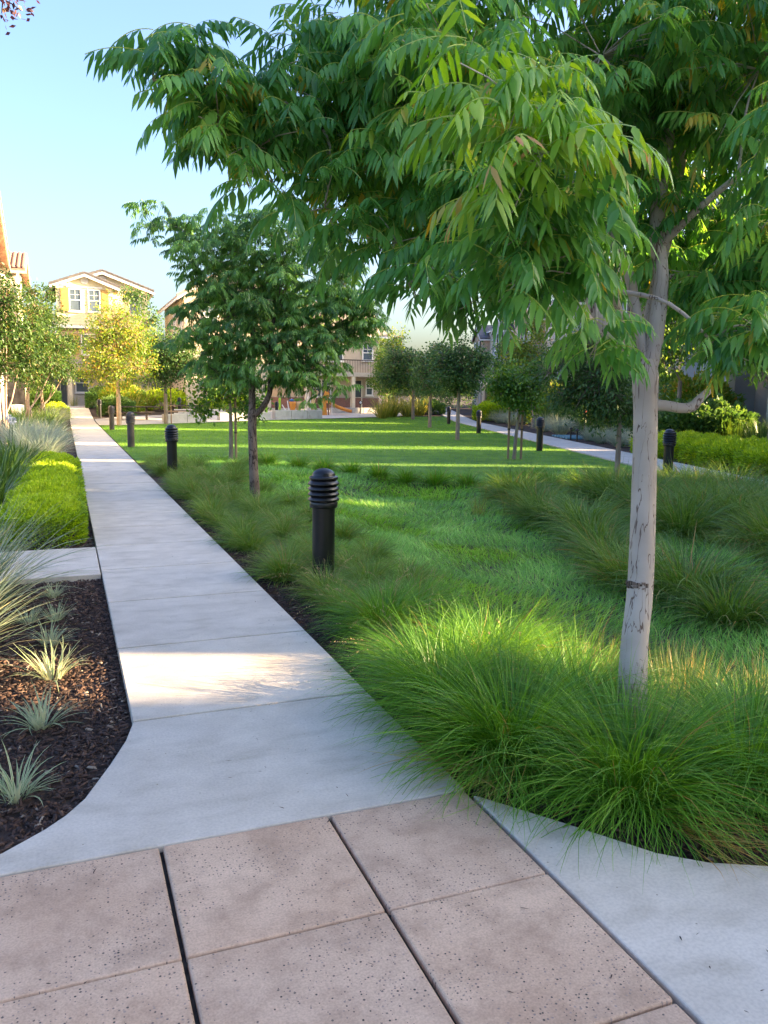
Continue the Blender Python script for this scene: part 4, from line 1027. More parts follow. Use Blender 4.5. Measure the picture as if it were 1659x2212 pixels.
frond_tree('pistache_tree', (2.70, 12.33, -.05), MID, 'forked brown-trunked tree with pinnate leaves right of the path', 560, 6, M['pist_mid'], 23, .27,
           [(2.70, 12.33, -.1, .085), (2.68, 12.34, .4, .072), (2.67, 12.36, 1.0, .066), (2.67, 12.36, 1.25, .068), (2.68, 12.38, 1.34, .06)],
           [[(2.675, 12.37, 1.28, .058), (2.68, 12.4, 1.6, .05), (2.69, 12.43, 1.85, .048), (2.72, 12.5, 2.4, .038), (2.75, 12.6, 3.0, .026), (2.8, 12.6, 3.9, .012)],
            [(2.68, 12.36, 1.25, .048), (2.80, 12.33, 1.36, .046), (2.9, 12.32, 1.52, .044), (2.95, 12.33, 1.74, .04), (3.02, 12.43, 2.65, .028), (3.3, 12.4, 3.4, .014)],
            [(2.67, 12.4, 1.72, .03), (2.55, 12.48, 1.84, .024), (2.40, 12.56, 1.86, .02), (2.1, 12.7, 2.1, .012)]], M['bark_dark'], twig_r=.005)

# ------------------------------------------------------------------ smaller trees
def ell(c, r, rz=None, n=9, seed=0, squash=1.0):
    """lobes that fill an ellipsoid"""
    g = np.random.default_rng(seed); out = [(c[0], c[1], c[2], r * .62)]
    for k in range(n):
        d = unit(g.normal(0, 1, (1, 3)))[0]
        q = g.uniform(.5, .84); out.append((c[0] + d[0] * r * q, c[1] + d[1] * r * q, c[2] + d[2] * (rz or r) * q, r * g.uniform(.26, .48)))
    return out
def straight(b, h, r, lean=(0, 0)):
    return [(b[0], b[1], b[2] - .1, r * 1.15), (b[0] + lean[0] * .3, b[1] + lean[1] * .3, b[2] + h * .4, r), (b[0] + lean[0], b[1] + lean[1], b[2] + h, r * .75)]
def stakes(x, y, z, h, n, label, group='wooden tree stakes', dx=.2, az=0.0):
    for k in range(n):
        s = 1 if k == 0 else -1
        px_, py_ = x + s * dx * math.cos(az), y + s * dx * math.sin(az)
        o = empty('tree_stake', (px_, py_, z)); tag(o, label[k], 'stake', group)
        MB().tube([(0, 0, -.1), (0, 0, h)], [.032, .03], 8).build('pole', M['stake'], o)
        for q in (.45, .8): MB().lathe([(.038, -.015), (.042, 0), (.038, .015)], 10, (0, 0, h * q), False).build('tie', M['rubber'], o)

SM = [(3.39, 20.16, 1.62, 0.42), (4.03, 19.93, 1.71, 0.48), (3.1, 20.2, 1.25, 0.25), (3.73, 20.11, 2.15, 0.57), (4.22, 19.78, 1.3, 0.38), (3.5, 19.7, 1.9, .45)]
leafy_tree('round_leaf_tree', (3.75, 19.85, -.03), [(3.75, 19.85, -.1, .055), (3.76, 19.86, .8, .045), (3.75, 19.9, 1.5, .035)], .05, SM, M['tree_mid'], M['bark_young'], 'small staked tree with heart-shaped leaves behind the forked tree', 2600, (.105, .085), 31, clus=10, spread=.2)
stakes(3.86, 19.78, -.03, 1.5, 1, ['wooden stake beside the small tree with heart-shaped leaves'], dx=0)

TG = [(2.49, 42.0, 5.0, 1.2), (1.72, 42.2, 4.0, 1.1), (3.3, 41.8, 4.3, 1.1), (2.42, 41.9, 3.4, 1.6), (1.56, 42.0, 2.75, 1.05), (3.45, 41.5, 2.8, 1.05), (2.5, 41.2, 2.6, .9)]
leafy_tree('golden_tree', (2.45, 41.6, -.05), straight((2.45, 41.6, 0), 2.3, .11), .1, TG, M['tree_gold'], M['bark_smooth'], 'sunlit yellow-green tree in front of the yellow house', 12000, (.13, .07), 33, clus=16, spread=.2, tint=(.15, .95))
TK = [(4.98, 43.2, 3.35, 1.25), (4.12, 43.6, 3.9, 1.0), (3.78, 44.1, 6.2, 0.5), (4.2, 43.9, 5.2, 0.6), (3.3, 44.3, 6.5, 0.45), (5.84, 42.9, 3.0, 1.1), (4.5, 43.2, 2.65, .95), (5.67, 43.1, 4.0, 0.75)]
leafy_tree('shade_tree', (4.85, 43.2, -.05), straight((4.85, 43.2, 0), 2.4, .10), .1, TK, M['tree_dark'], M['bark_young'], 'dark green tree with one tall shoot beside the seat wall', 9500, (.15, .085), 34, clus=14, spread=.2)
stakes(5.1, 43.1, -.05, 2.3, 1, ['wooden stake beside the dark tree at the seat wall'], dx=0)
leafy_tree('lawn_tree', (13.56, 27.14, -.03), straight((13.56, 27.14, 0), 1.75, .075), .07, ell((13.5, 26.9, 2.5), 1.15, 1.0, 14, 1), M['tree_dark'], M['bark_young'], 'round dark lawn tree, nearest of three in a line by the right path', 8500, (.10, .075), 41, 'round trees on the lawn', clus=12, spread=.15)
leafy_tree('lawn_tree', (17.27, 37.74, -.03), straight((17.27, 37.74, 0), 1.9, .085), .08, ell((16.9, 37.2, 2.85), 1.6, 1.3, 15, 2), M['tree_dark'], M['bark_young'], 'round dark lawn tree, middle of three in a line by the right path', 10000, (.12, .09), 42, 'round trees on the lawn', clus=12, spread=.15)
leafy_tree('lawn_tree', (20.9, 48.3, .05), straight((20.9, 48.3, .1), 2.0, .10), .09, ell((20.0, 47.2, 3.2), 2.0, 1.6, 16, 3), M['tree_dark'], M['bark_young'], 'round dark lawn tree, farthest of three by the right path, behind the flax', 11000, (.14, .10), 43, 'round trees on the lawn', clus=12, spread=.15)
leafy_tree('bushy_tree', (21.3, 54.0, .35), straight((21.3, 54.0, .35), 1.2, .10), .09, ell((21.1, 53.3, 3.1), 1.7, 1.8, 12, 4), M['tree_mid'], M['bark_young'], 'bushy tree covering the right end of the beige house', 8000, (.14, .08), 44, clus=14, spread=.17)
leafy_tree('staked_tree', (10.9, 18.49, -.03), straight((10.9, 18.49, 0), 1.45, .045, (.1, -.05)), .05, ell((10.75, 18.2, 2.0), .85, .72, 11, 5), M['tree_mid'], M['bark_young'], 'young green tree held by two wooden stakes at the lawn corner', 6000, (.085, .07), 45, clus=10, spread=.16)
stakes(10.95, 18.55, -.03, 1.75, 2, ['right wooden stake of the young lawn-corner tree', 'left orange-brown wooden stake of the young lawn-corner tree'], dx=.17, az=R(-20))
ST = ell((8.75, 12.1, 1.95), 1.05, .72, 13, 6) + [(8.0, 12.4, 2.05, .4), (9.7, 11.8, 1.6, .35), (9.5, 12.0, 1.35, .25)]
leafy_tree('bank_tree', (9.35, 12.18, -.08), straight((9.35, 12.18, 0), 1.3, .05), .05, ST, M['tree_dark'], M['bark_young'], 'small feathery dark tree behind the pale trunk on the swale bank', 11000, (.09, .036), 46, clus=14, spread=.18)
# background trees on the right between path and houses
leafy_tree('backlit_tree', (14.6, 9.6, -.05), straight((14.6, 9.6, 0), 2.2, .08), .08, ell((14.0, 10.2, 3.9), 2.1, 1.7, 14, 7), M['tree_mid'], M['bark_young'], 'leafy tree near the right edge with sunlit yellow leaves', 9000, (.12, .06), 47, 'background trees by the row houses', clus=14, spread=.2, tint=(.3, .95))
leafy_tree('backlit_tree', (19.6, 22.4, -.05), straight((19.6, 22.4, 0), 2.2, .09), .09, ell((19.0, 22.4, 4.0), 2.0, 1.8, 14, 8), M['tree_mid'], M['bark_young'], 'leafy tree before the grey row house, right of the young staked tree', 8000, (.13, .07), 48, 'background trees by the row houses', clus=14, spread=.2)
leafy_tree('backlit_tree', (23.2, 37.5, -.05), straight((23.2, 37.5, 0), 2.0, .09), .09, ell((22.9, 37.4, 3.9), 1.3, 2.2, 12, 9), M['tree_gold'], M['bark_young'], 'narrow yellow-green tree beyond the right footpath', 5000, (.14, .08), 49, 'background trees by the row houses', clus=14, spread=.2)
leafy_tree('backlit_tree', (17.6, 16.5, -.05), straight((17.6, 16.5, 0), 2.0, .09), .09, ell((17.3, 17.0, 3.6), 1.9, 1.6, 14, 10), M['tree_mid'], M['bark_young'], 'leafy tree above the dark strap-leaf bed on the right', 8000, (.13, .06), 50, 'background trees by the row houses', clus=14, spread=.2)
leafy_tree('backlit_tree', (21.6, 28.8, -.05), straight((21.6, 28.8, 0), 1.9, .09), .09, ell((21.2, 28.6, 3.5), 1.9, 1.7, 14, 15), M['tree_mid'], M['bark_young'], 'leafy tree behind the teal slats and the silvery grass', 8000, (.13, .07), 52, 'background trees by the row houses', clus=14, spread=.2)
leafy_tree('backlit_tree', (26.0, 44.0, -.02), straight((26.0, 44.0, 0), 1.9, .09), .09, ell((25.6, 43.8, 3.6), 1.9, 1.7, 14, 16), M['tree_mid'], M['bark_young'], 'leafy tree right of the nearest round lawn tree, before the far row houses', 7000, (.15, .08), 53, 'background trees by the row houses', clus=14, spread=.2)
leafy_tree('far_tree', (26, 66, .5), straight((26, 66, .5), 3, .15), .12, ell((26, 66, 5.0), 2.4, 2.2, 12, 12), M['tree_gold'], M['bark_young'], 'sunlit tree beside the right end of the beige house', 5000, (.2, .12), 51, clus=14, spread=.2)

# crape myrtles on the left
def myrtle(base, lobes, label, n, leaf, seed, pods):
    b = np.array(base); g = np.random.default_rng(seed); stems = []
    for k in range(4):
        a = k * 1.6 + g.uniform(0, .6); L = lobes[k % len(lobes)]
        stems.append([(b[0], b[1], b[2], .045), (b[0] + .12 * math.cos(a), b[1] + .12 * math.sin(a), b[2] + .7, .04), (b[0] * .6 + L[0] * .4, b[1] * .6 + L[1] * .4, b[2] + 1.35, .032), (L[0], L[1], L[2] - L[3] * .4, .016)])
    leafy_tree('crape_myrtle', base, [(b[0], b[1], b[2] - .1, .07), (b[0], b[1], b[2] + .5, .055), (b[0] - .03, b[1], b[2] + 1.3, .045)], .06, lobes, M['myrtle'], M['bark_smooth'], label, n, leaf, seed, 'crape myrtles left of the path', clus=12, spread=.2, tint=(.02, .72), hang=.7, pods=pods, stems=stems)
myrtle((-1.75, 27.5, -.05), [(-1.6, 27.6, 3.5, .75), (-1.15, 27.9, 3.2, .55), (-2.1, 27.3, 3.2, .9), (-1.5, 27.2, 4.2, .6), (-1.0, 27.6, 2.6, .45), (-1.75, 27.3, 2.4, .55), (-.9, 28.1, 3.6, .3), (-2.0, 27.6, 4.6, .7)], 'dark crape myrtle nearest the camera at the left edge', 11000, (.12, .055), 61, 14)
myrtle((-1.35, 35.0, -.05), [(-1.3, 35.2, 3.2, .9), (-.6, 35.3, 3.6, .6), (-.4, 35.2, 2.7, .55), (-1.2, 34.8, 2.3, .6), (-.9, 35.4, 4.6, .6), (-.05, 35.6, 3.4, .3), (-1.0, 35.5, 5.4, .4)], 'sunlit crape myrtle with orange seed heads, second along the left bed', 9000, (.13, .06), 62, 22)
myrtle((-1.1, 46.5, -.02), [(-1.0, 46.7, 3.4, 1.1), (-.1, 46.8, 3.8, .8), (.1, 46.6, 2.8, .7), (-1.2, 46.3, 2.5, .8), (-.7, 46.9, 5.4, .9), (-.6, 46.9, 6.6, .5), (.45, 46.9, 4.2, .4)], 'farthest crape myrtle with orange seed heads before the yellow house', 9000, (.15, .07), 63, 26)
# purple leaf tree whose branch tips hang into the upper left corner
leafy_tree('purple_leaf_tree', (-4.4, 10.4, -.05), straight((-4.4, 10.4, 0), 2.4, .12), .11, ell((-3.9, 10.6, 5.4), 2.6, 1.9, 16, 13) + [(-1.4, 10.6, 6.05, .55), (-.72, 10.6, 6.05, .4), (-.42, 10.6, 5.92, .3), (-.55, 10.58, 5.75, .24)] + [(-.45 - .05 * q, 10.6, 5.9 + .05 * q, .3) for q in range(8)], M['purple'], M['bark_dark'], 'purple-leaved tree tips in the upper left corner', 11000, (.075, .045), 71, clus=14, spread=.16)

# ------------------------------------------------------------------ bollard lights
BOL = {}
def bollard(x, y, z, label, s=1.0, brownish=False, rz=0.0):
    if not BOL:
        BOL['post'] = MB().lathe([(.098, -.15), (.098, .672)], 32)
        BOL['collar'] = MB().lathe([(.1, .668), (.118, .670), (.122, .68), (.122, .715), (.118, .722), (.09, .724)], 32)
        def lou(z): return MB().lathe([(.098, z + .008), (.104, z + .038), (.112, z + .034), (.136, z + .006), (.137, z), (.134, z - .006), (.105, z - .004)], 32, caps=False)
        for k in range(4): BOL['louver%d' % k] = lou(.738 + k * .0455)
        BOL['lens'] = MB().lathe([(.094, .722), (.094, .92)], 32)
        BOL['rib'] = MB()
        for k in range(6):
            a = k * math.pi / 3 - 1.2; BOL['rib'].box(-.009, .009, -.009, .009, .722, .915)
            for i in range(len(BOL['rib'].v) - 8, len(BOL['rib'].v)):
                v = BOL['rib'].v[i]; BOL['rib'].v[i] = (math.cos(a) * (.1 + v[1]) - math.sin(a) * v[0], math.sin(a) * (.1 + v[1]) + math.cos(a) * v[0], v[2])
        prof = [(.1, .912), (.122, .914), (.126, .922), (.125, .934), (.118, .94), (.103, .942)] + [(.101 * math.cos(t), .944 + .066 * math.sin(t)) for t in np.linspace(0, 1.5, 9)]
        BOL['cap'] = MB().lathe(prof, 32)
        for k in list(BOL): BOL[k] = (BOL[k].mesh(k.rstrip('0123'), M['lens' if k == 'lens' else 'black_metal']), BOL[k].mesh(k.rstrip('0123'), M['lens' if k == 'lens' else 'brownish_metal']))
    o = empty('bollard_light', (x, y, z), rz); o.scale = (s, s, s); tag(o, label, 'bollard', 'louvred bollard lights')
    for k, (a, b) in BOL.items(): obj(k.rstrip('0123'), b if brownish else a, o)
bollard(2.06, 6.68, -.04, 'black louvred bollard light standing in the sedges, nearest the camera', rz=-.15)
bollard(1.93, 16.35, -.03, 'second black bollard along the left path, at the edge of the sedges')
bollard(1.80, 25.2, -.03, 'third bollard along the left path, sunlit side, on the lawn edge', 1.04, True)
bollard(1.85, 36.6, -.03, 'fourth bollard along the left path, beside the golden tree', 1.04, True)
bollard(1.88, 49.8, .12, 'farthest bollard along the left path, near the shrubs', 1.04)
bollard(6.77, 52.8, .24, 'bollard beside the picnic tables', 1.04)
bollard(12.2, 49.4, .08, 'bollard beside the lime green playground post', 1.04)
bollard(13.41, 21.26, -.03, 'bollard on the right footpath right of the young staked tree', 1.02)
bollard(16.93, 31.82, -.03, 'second bollard on the right footpath, behind the round lawn trees', 1.02)
bollard(20.74, 42.7, -.03, 'third bollard on the right footpath, left of the nearest round tree', 1.02)
bollard(22.6, 49.5, .1, 'bollard in front of the green shrub near the flax', 1.02)
bollard(11.42, 13.25, -.04, 'black bollard just right of the pale tree trunk', 1.02)

# ------------------------------------------------------------------ mulch, lawn, meadow
def scatter_poly(poly, n, g):
    P = np.array(poly); x0, y0 = P.min(0); x1, y1 = P.max(0); out = []
    m = 0
    while m < n:
        x = g.uniform(x0, x1, n * 2); y = g.uniform(y0, y1, n * 2); k = in_poly(x, y, poly)
        out.append(np.stack([x[k], y[k]], 1)); m += k.sum()
    return np.concatenate(out)[:n]

def chips(name, poly, n, seed, size=(.014, .048)):
    """bark chips: thin uneven slivers lying every way"""
    g = np.random.default_rng(seed)
    P = scatter_poly(poly, n, g); z = zt(P[:, 0], P[:, 1]) + .004 + g.uniform(0, .016, n)
    L = g.uniform(*size, n); w = L * g.uniform(.18, .45, n); h = g.uniform(.003, .009, n)
    a = g.uniform(0, 6.28, n); pt = g.normal(0, .22, n); rl = g.normal(0, .5, n)
    ax = np.stack([np.cos(a) * np.cos(pt), np.sin(a) * np.cos(pt), np.sin(pt)], 1)
    sd = np.stack([-np.sin(a) * np.cos(rl), np.cos(a) * np.cos(rl), np.sin(rl)], 1); up = np.cross(ax, sd)
    c = np.stack([P[:, 0], P[:, 1], z], 1)
    V = []
    for sx, sy, sz, k in ((-1, -.6, -1, 1), (1, -.35, -1, 1), (1, .4, -1, 1), (-1, .5, -1, 1), (-.9, -.9, 1, .8), (.85, -.6, 1, .8), (.9, .7, 1, .8), (-.8, .9, 1, .8)):
        V.append(c + ax * (L * .5 * sx * k)[:, None] + sd * (w * .5 * sy)[:, None] + up * (h * .5 * sz)[:, None])
    V = np.stack(V, 1).reshape(-1, 3)
    f = np.array([[4, 5, 6, 7], [0, 1, 5, 4], [1, 2, 6, 5], [2, 3, 7, 6], [3, 0, 4, 7]])
    F = ((np.arange(n) * 8)[:, None, None] + f[None]).reshape(-1, 4)
    t = g.beta(1.6, 2.2, n); t = np.where(g.uniform(0, 1, n) < .02, 1.0, t)
    o = obj(name, np_mesh(name, V, F, M['mulch'], np.repeat(t, 8)))
    tag(o, kind='stuff'); return o
BED_L = [(-1.5, 2.85), (-.45, 2.89), (-.27, 2.95), (-.13, 3.07), (0, 3.26), (.11, 3.54), (.19, 3.77), (.24, 3.98), (.245, 7.42), (-1.5, 7.42)]
tag(chips('bark_mulch', BED_L, 21000, 1), 'dark shredded bark mulch in the left bed beside the path', 'mulch')
tag(chips('bark_mulch', [(-1.5, 8.8), (.245, 8.8), (.245, 15), (-1.5, 15)], 9000, 2), 'dark bark mulch around the lime green hedge', 'mulch')
tag(chips('bark_mulch', [(1.5, 2.75), (1.72, 2.45), (1.9, 2.18), (2.05, 2.06), (2.25, 1.97), (3.0, 1.84), (3.4, 2.2), (2.3, 3.2), (1.85, 5), (1.9, 14), (1.49, 14)], 13000, 3), 'dark bark mulch under the sedges right of the path', 'mulch')

# lawn blades: short, denser near the camera
def lawn_blades():
    g = np.random.default_rng(5); n = 150000
    P = scatter_poly(LAWN, n * 2, g)
    keep = g.uniform(0, 1, len(P)) < np.clip((24 / np.maximum(P[:, 1], 10)) ** 1.6, .05, 1); P = P[keep][:n]; n = len(P)
    z = zt(P[:, 0], P[:, 1]) + .02
    sc = np.clip(P[:, 1] / 22, .8, 2.2)
    patch = np.sin(P[:, 0] * 1.3 + np.sin(P[:, 1] * .7) * 2) * .5 + np.sin(P[:, 1] * 1.9 + P[:, 0] * .4) * .5
    return np_mesh('lawn_grass', *(lambda r: (r[0], r[1], M['lawn_blade'], r[2]))(blades(np.stack([P[:, 0], P[:, 1], z], 1), g.uniform(0, 6.28, n), .045 * g.uniform(.6, 1.4, n) * sc ** .5, g.uniform(0, .7, n), g.uniform(0, .7, n), .006 * sc, np.clip(g.uniform(.1, .75, n) + patch * .22, 0, 1), 2, seed=6)))
tag(obj('lawn_grass', lawn_blades()), 'mown green lawn grass between the two footpaths', 'grass', kind='stuff')

MEADOW = [(2.3, 5.0), (2.6, 3.9), (3.2, 3.2), (4.0, 2.6), (5.6, 3.2), (6.3, 5.2), (6.9, 7.4), (7.2, 9.5), (8.0, 11.4), (9.2, 12.8), (10.2, 13.6), (10.2, 14.7), (8.4, 14.45), (6.9, 15.1), (5.6, 17.1), (4.5, 19.5), (3.2, 21.5), (2.4, 20.0), (2.3, 16.0), (2.2, 13.0), (2.2, 9.5), (2.2, 7)]
BANK = [(5.4, 3.2), (6.2, 5.2), (6.8, 7.4), (7.1, 9.5), (7.9, 11.4), (9.2, 12.9), (10.3, 13.7), (11.7, 13.5), (11.0, 11.0), (9.6, 6.5), (8.4, 3.0)]
def meadow(poly, n, mat, seed, wid=.0062, hgt=.095):
    g = np.random.default_rng(seed)
    P = scatter_poly(poly, n, g)
    keep = g.uniform(0, 1, n) < np.clip((7 / np.maximum(P[:, 1], 4)) ** .9, .2, 1); P = P[keep]; n = len(P)
    z = zt(P[:, 0], P[:, 1])
    # matted flow: neighbours lean the same way
    fl = 2.0 * np.sin(P[:, 0] * 1.7 + 1.1 * np.sin(P[:, 1] * 1.1)) + 1.7 * np.sin(P[:, 1] * 1.3 + P[:, 0] * .8) + .8 * np.sin(P[:, 0] * 4.1 + P[:, 1] * 3.3)
    hum = .5 + .5 * np.sin(P[:, 0] * 2.9 + 1.3 * np.sin(P[:, 1] * 2.2)) * np.sin(P[:, 1] * 2.4 + .7 * P[:, 0])
    az = fl + g.normal(0, .7, n)
    L = (hgt + .6 * hgt * hum) * g.uniform(.55, 1.35, n)
    t = np.clip(.12 + .45 * hum + g.normal(0, .22, n), 0, .9); t = np.where(g.uniform(0, 1, n) < .015, .97, t)
    V, F, T = blades(np.stack([P[:, 0], P[:, 1], z], 1), az, L, g.uniform(.25, .9, n), g.uniform(.3, 1.1, n), wid * g.uniform(.6, 1.5, n) * np.clip(P[:, 1] / 7, 1, 2), t, 4, seed=10, tip_tint=.15)
    return np_mesh('meadow_grass', V, F, mat, T)
tag(obj('meadow_grass', meadow(MEADOW, 130000, M['meadow'], 9)), 'soft matted blue-green grass filling the swale', 'grass', kind='stuff')
tag(obj('bank_grass', meadow(BANK, 42000, M['sedge_olive'], 12, hgt=.2)), 'olive undergrowth between the sedges of the right bank', 'grass', kind='stuff')

# ------------------------------------------------------------------ grass clumps
SED = [clump('blades', 2300, .12, .66, .0046, M['sedge'], (.1, 1.35), (.7, 1.9), 200 + k, 7, dry=.02) for k in range(4)]
SEO = [clump('blades', 900, .12, .55, .0058, M['sedge_olive'], (.1, 1.3), (.6, 1.8), 210 + k, 5, dry=.045) for k in range(4)]
SEF = [clump('blades', 420, .14, .5, .009, M['sedge'], (.1, 1.1), (.4, 1.3), 220 + k, 4, dry=.05) for k in range(3)]
M['sedge_dark'] = leaf_mat('sedge_dark', [(0, (0.030, 0.075, 0.018)), (0.6, (0.085, 0.165, 0.04)), (0.86, (0.17, 0.25, 0.07)), (0.93, (0.30, 0.26, 0.11)), (1, (0.30, 0.19, 0.09))], trans=0.35, rough=0.4, boost=(1.4, 1.42, 1.05))
SEB = [clump('blades', 900, .16, .56, .0075, M['sedge_dark'], (.05, 1.25), (.6, 1.9), 225 + k, 5, dry=.05) for k in range(4)]
SEEDS = [seed_stalks(26, .1, .75, 230 + k) for k in range(3)]
def put_clump(name, me, x, y, s, label, cat='grass clump', group=None, z=None, part='blades', seeds=None, sz=None):
    o = empty(name, (x, y, float(zt(x, y)) if z is None else z), random.uniform(0, 6.28)); o.scale = (s, s, sz or s)
    tag(o, label, cat, group)
    obj(part, me, o, kind='stuff')
    if seeds is not None: obj('seed_stalks', seeds, o, kind='stuff')
    return o
near = [(1.82, 3.02, 1.05, 'largest green sedge clump spilling onto the concrete at the plaza corner'), (2.10, 2.54, 1.0, 'green sedge clump arching over the right concrete apron'), (1.78, 3.60, 1.0, 'green sedge clump leaning over the path edge in the foreground'),
        (2.35, 3.30, .92, 'green sedge clump at the foot of the pale trunk'), (2.62, 2.45, .95, 'green sedge clump at the right edge above the mulch'), (2.22, 3.95, .95, 'sunlit green sedge mound beyond the foreground clump'),
        (2.95, 2.75, .85, 'green sedge clump right of the pale trunk'), (1.92, 4.32, .85, 'sunlit sedge clump at the path edge in the light band'), (3.1, 2.2, .85, 'green sedge clump in the lower right corner'),
        (2.48, 4.12, .85, 'sunlit yellow sedge clump beside the swale grass'), (1.98, 5.02, .8, 'sedge clump with tan seed stalks beside the path'), (2.38, 5.35, .72, 'sedge clump with curling seed stalks in front of the bollard')]
for i, (x, y, s, lb) in enumerate(near):
    put_clump('sedge_clump', SED[i % 4], x, y, s, lb, group='green sedges in the foreground', seeds=SEEDS[i % 3] if i in (7, 9, 10, 11) else None, sz=s * ({5: .95, 7: .6, 9: .9}.get(i, 1)))
for i, (x, y, a0) in enumerate([(1.60, 3.02, 3.4), (1.66, 2.84, 3.8), (2.14, 2.24, 5.0)]):
    g = np.random.default_rng(400 + i); n = 110
    rt = np.stack([g.normal(0, .07, n), g.normal(0, .07, n), g.uniform(.02, .10, n)], 1)
    V, F, T = blades(rt, a0 + g.normal(0, .35, n), g.uniform(.2, .42, n), g.uniform(1.15, 1.5, n), g.uniform(.0, .35, n), np.full(n, .0035), g.uniform(.9, 1, n), 4, seed=410 + i)
    V[:, 2] = np.maximum(V[:, 2], .054)
    o = tag(obj('dead_grass', np_mesh('dead_grass', V, F, M['sedge'], T), loc=(x, y, -.05)), ['brown dead blades lying on the path under the largest sedge', 'brown dead blades at the plaza corner under the sedge', 'brown dead blades on the right concrete apron'][i], 'dead grass')
g_ = np.random.default_rng(77)
ORD = 'first second third fourth fifth sixth seventh eighth ninth tenth eleventh twelfth thirteenth fourteenth fifteenth sixteenth seventeenth eighteenth nineteenth twentieth twenty-first twenty-second twenty-third twenty-fourth'.split()
k = 0
for iy, y in enumerate(np.arange(5.7, 19.3, .62)):
    for x in (1.84, 2.32):
        xx, yy = x + g_.uniform(-.1, .12), y + g_.uniform(-.2, .2)
        if (xx - 2.06) ** 2 + (yy - 6.68) ** 2 < .05 or (xx - 2.7) ** 2 + (yy - 12.33) ** 2 < .06: xx += .3
        put_clump('sedge_clump', SEO[k % 4], xx, yy, g_.uniform(.6, .82), '%s olive sedge clump from the camera in the %s row beside the path' % (ORD[iy], 'path-edge' if x < 2 else 'inner'), group='olive sedges along the path', seeds=SEEDS[k % 3] if k % 9 == 2 else None); k += 1
for iy, (x, y) in enumerate([(2.75, 6.4), (2.8, 7.6), (2.85, 8.8), (2.9, 10.2), (3.0, 11.4), (3.1, 13.2), (2.7, 14.5), (3.1, 15.6), (3.3, 17.2), (2.7, 17.9), (3.9, 18.2)]):
    put_clump('sedge_clump', SEO[k % 4], x + g_.uniform(-.1, .1), y, g_.uniform(.65, .85), '%s olive sedge clump from the camera on the slope between path strip and swale' % ORD[iy], group='olive sedges on the swale slope'); k += 1
for iy, (x, y) in enumerate([(4.3, 18.3), (4.8, 17.4), (5.15, 16.6), (5.5, 15.9), (5.85, 15.2), (6.2, 14.6), (6.6, 14.1), (7.1, 13.7), (7.5, 13.1), (7.9, 12.9), (8.3, 13.3), (8.0, 12.2), (7.6, 12.4)]):
    put_clump('sedge_clump', SEF[k % 3], x, y, g_.uniform(.75, 1.0), '%s dark sedge tuft from the left on the far swale rim below the lawn' % ORD[iy], group='sedges on the far swale rim'); k += 1
for iy, d in enumerate(np.arange(4.6, 13.5, .62)):
    for ix, n in enumerate(np.arange(3.0, 6.7, .62)):
        x, y = row(d + g_.uniform(-.2, .2), n + g_.uniform(-.2, .2))
        if in_poly(np.array([x]), np.array([y]), MEADOW)[0] and n > 3.2: continue
        if math.hypot(x - 9.35, y - 12.18) < .3 or math.hypot(x - 11.42, y - 13.25) < .35: continue
        if x < 4.9: continue
        put_clump('sedge_clump', (SEB if k % 5 else SEO)[k % 4], x, y, g_.uniform(1.05, 1.4) if n < 4.2 else g_.uniform(1.1, 1.45), 'bank sedge clump, %s row from the camera, %s from the swale towards the right footpath' % (ORD[iy], ORD[ix]), group='sedges on the right bank'); k += 1
# rushes behind the pale trunk
RU = clump('blades', 420, .22, .36, .0042, M['rush'], (.0, .35), (.05, .35), 240, 4, dry=.12, tip=.25)
for i, (x, y) in enumerate([(2.9, 3.75), (3.3, 3.55), (3.75, 3.35), (4.2, 3.2), (4.6, 3.0), (3.05, 4.15), (3.5, 3.95)]):
    put_clump('rush_clump', RU, x, y, g_.uniform(.8, 1.0), '%s dark upright rush clump from the left in the row behind the pale trunk' % ORD[i], 'rushes', 'rushes at the swale edge')
TL = clump('blades', 60, .15, .55, .010, M['flax'], (.05, .5), (.1, .8), 241, 5, dry=0)
for i, (x, y) in enumerate([(5.86, 10.9), (6.25, 10.6), (6.6, 12.0), (7.0, 12.2)]):
    put_clump('tall_grass', TL, x, y, g_.uniform(.7, 1.0), '%s tall grass tuft, coloured sunlit yellow-green, from the left in the far swale' % ORD[i], 'grass clump', 'tufts coloured as sunlit patches in the swale')  # yellow blade colour stands in for sunlit patches of swale grass

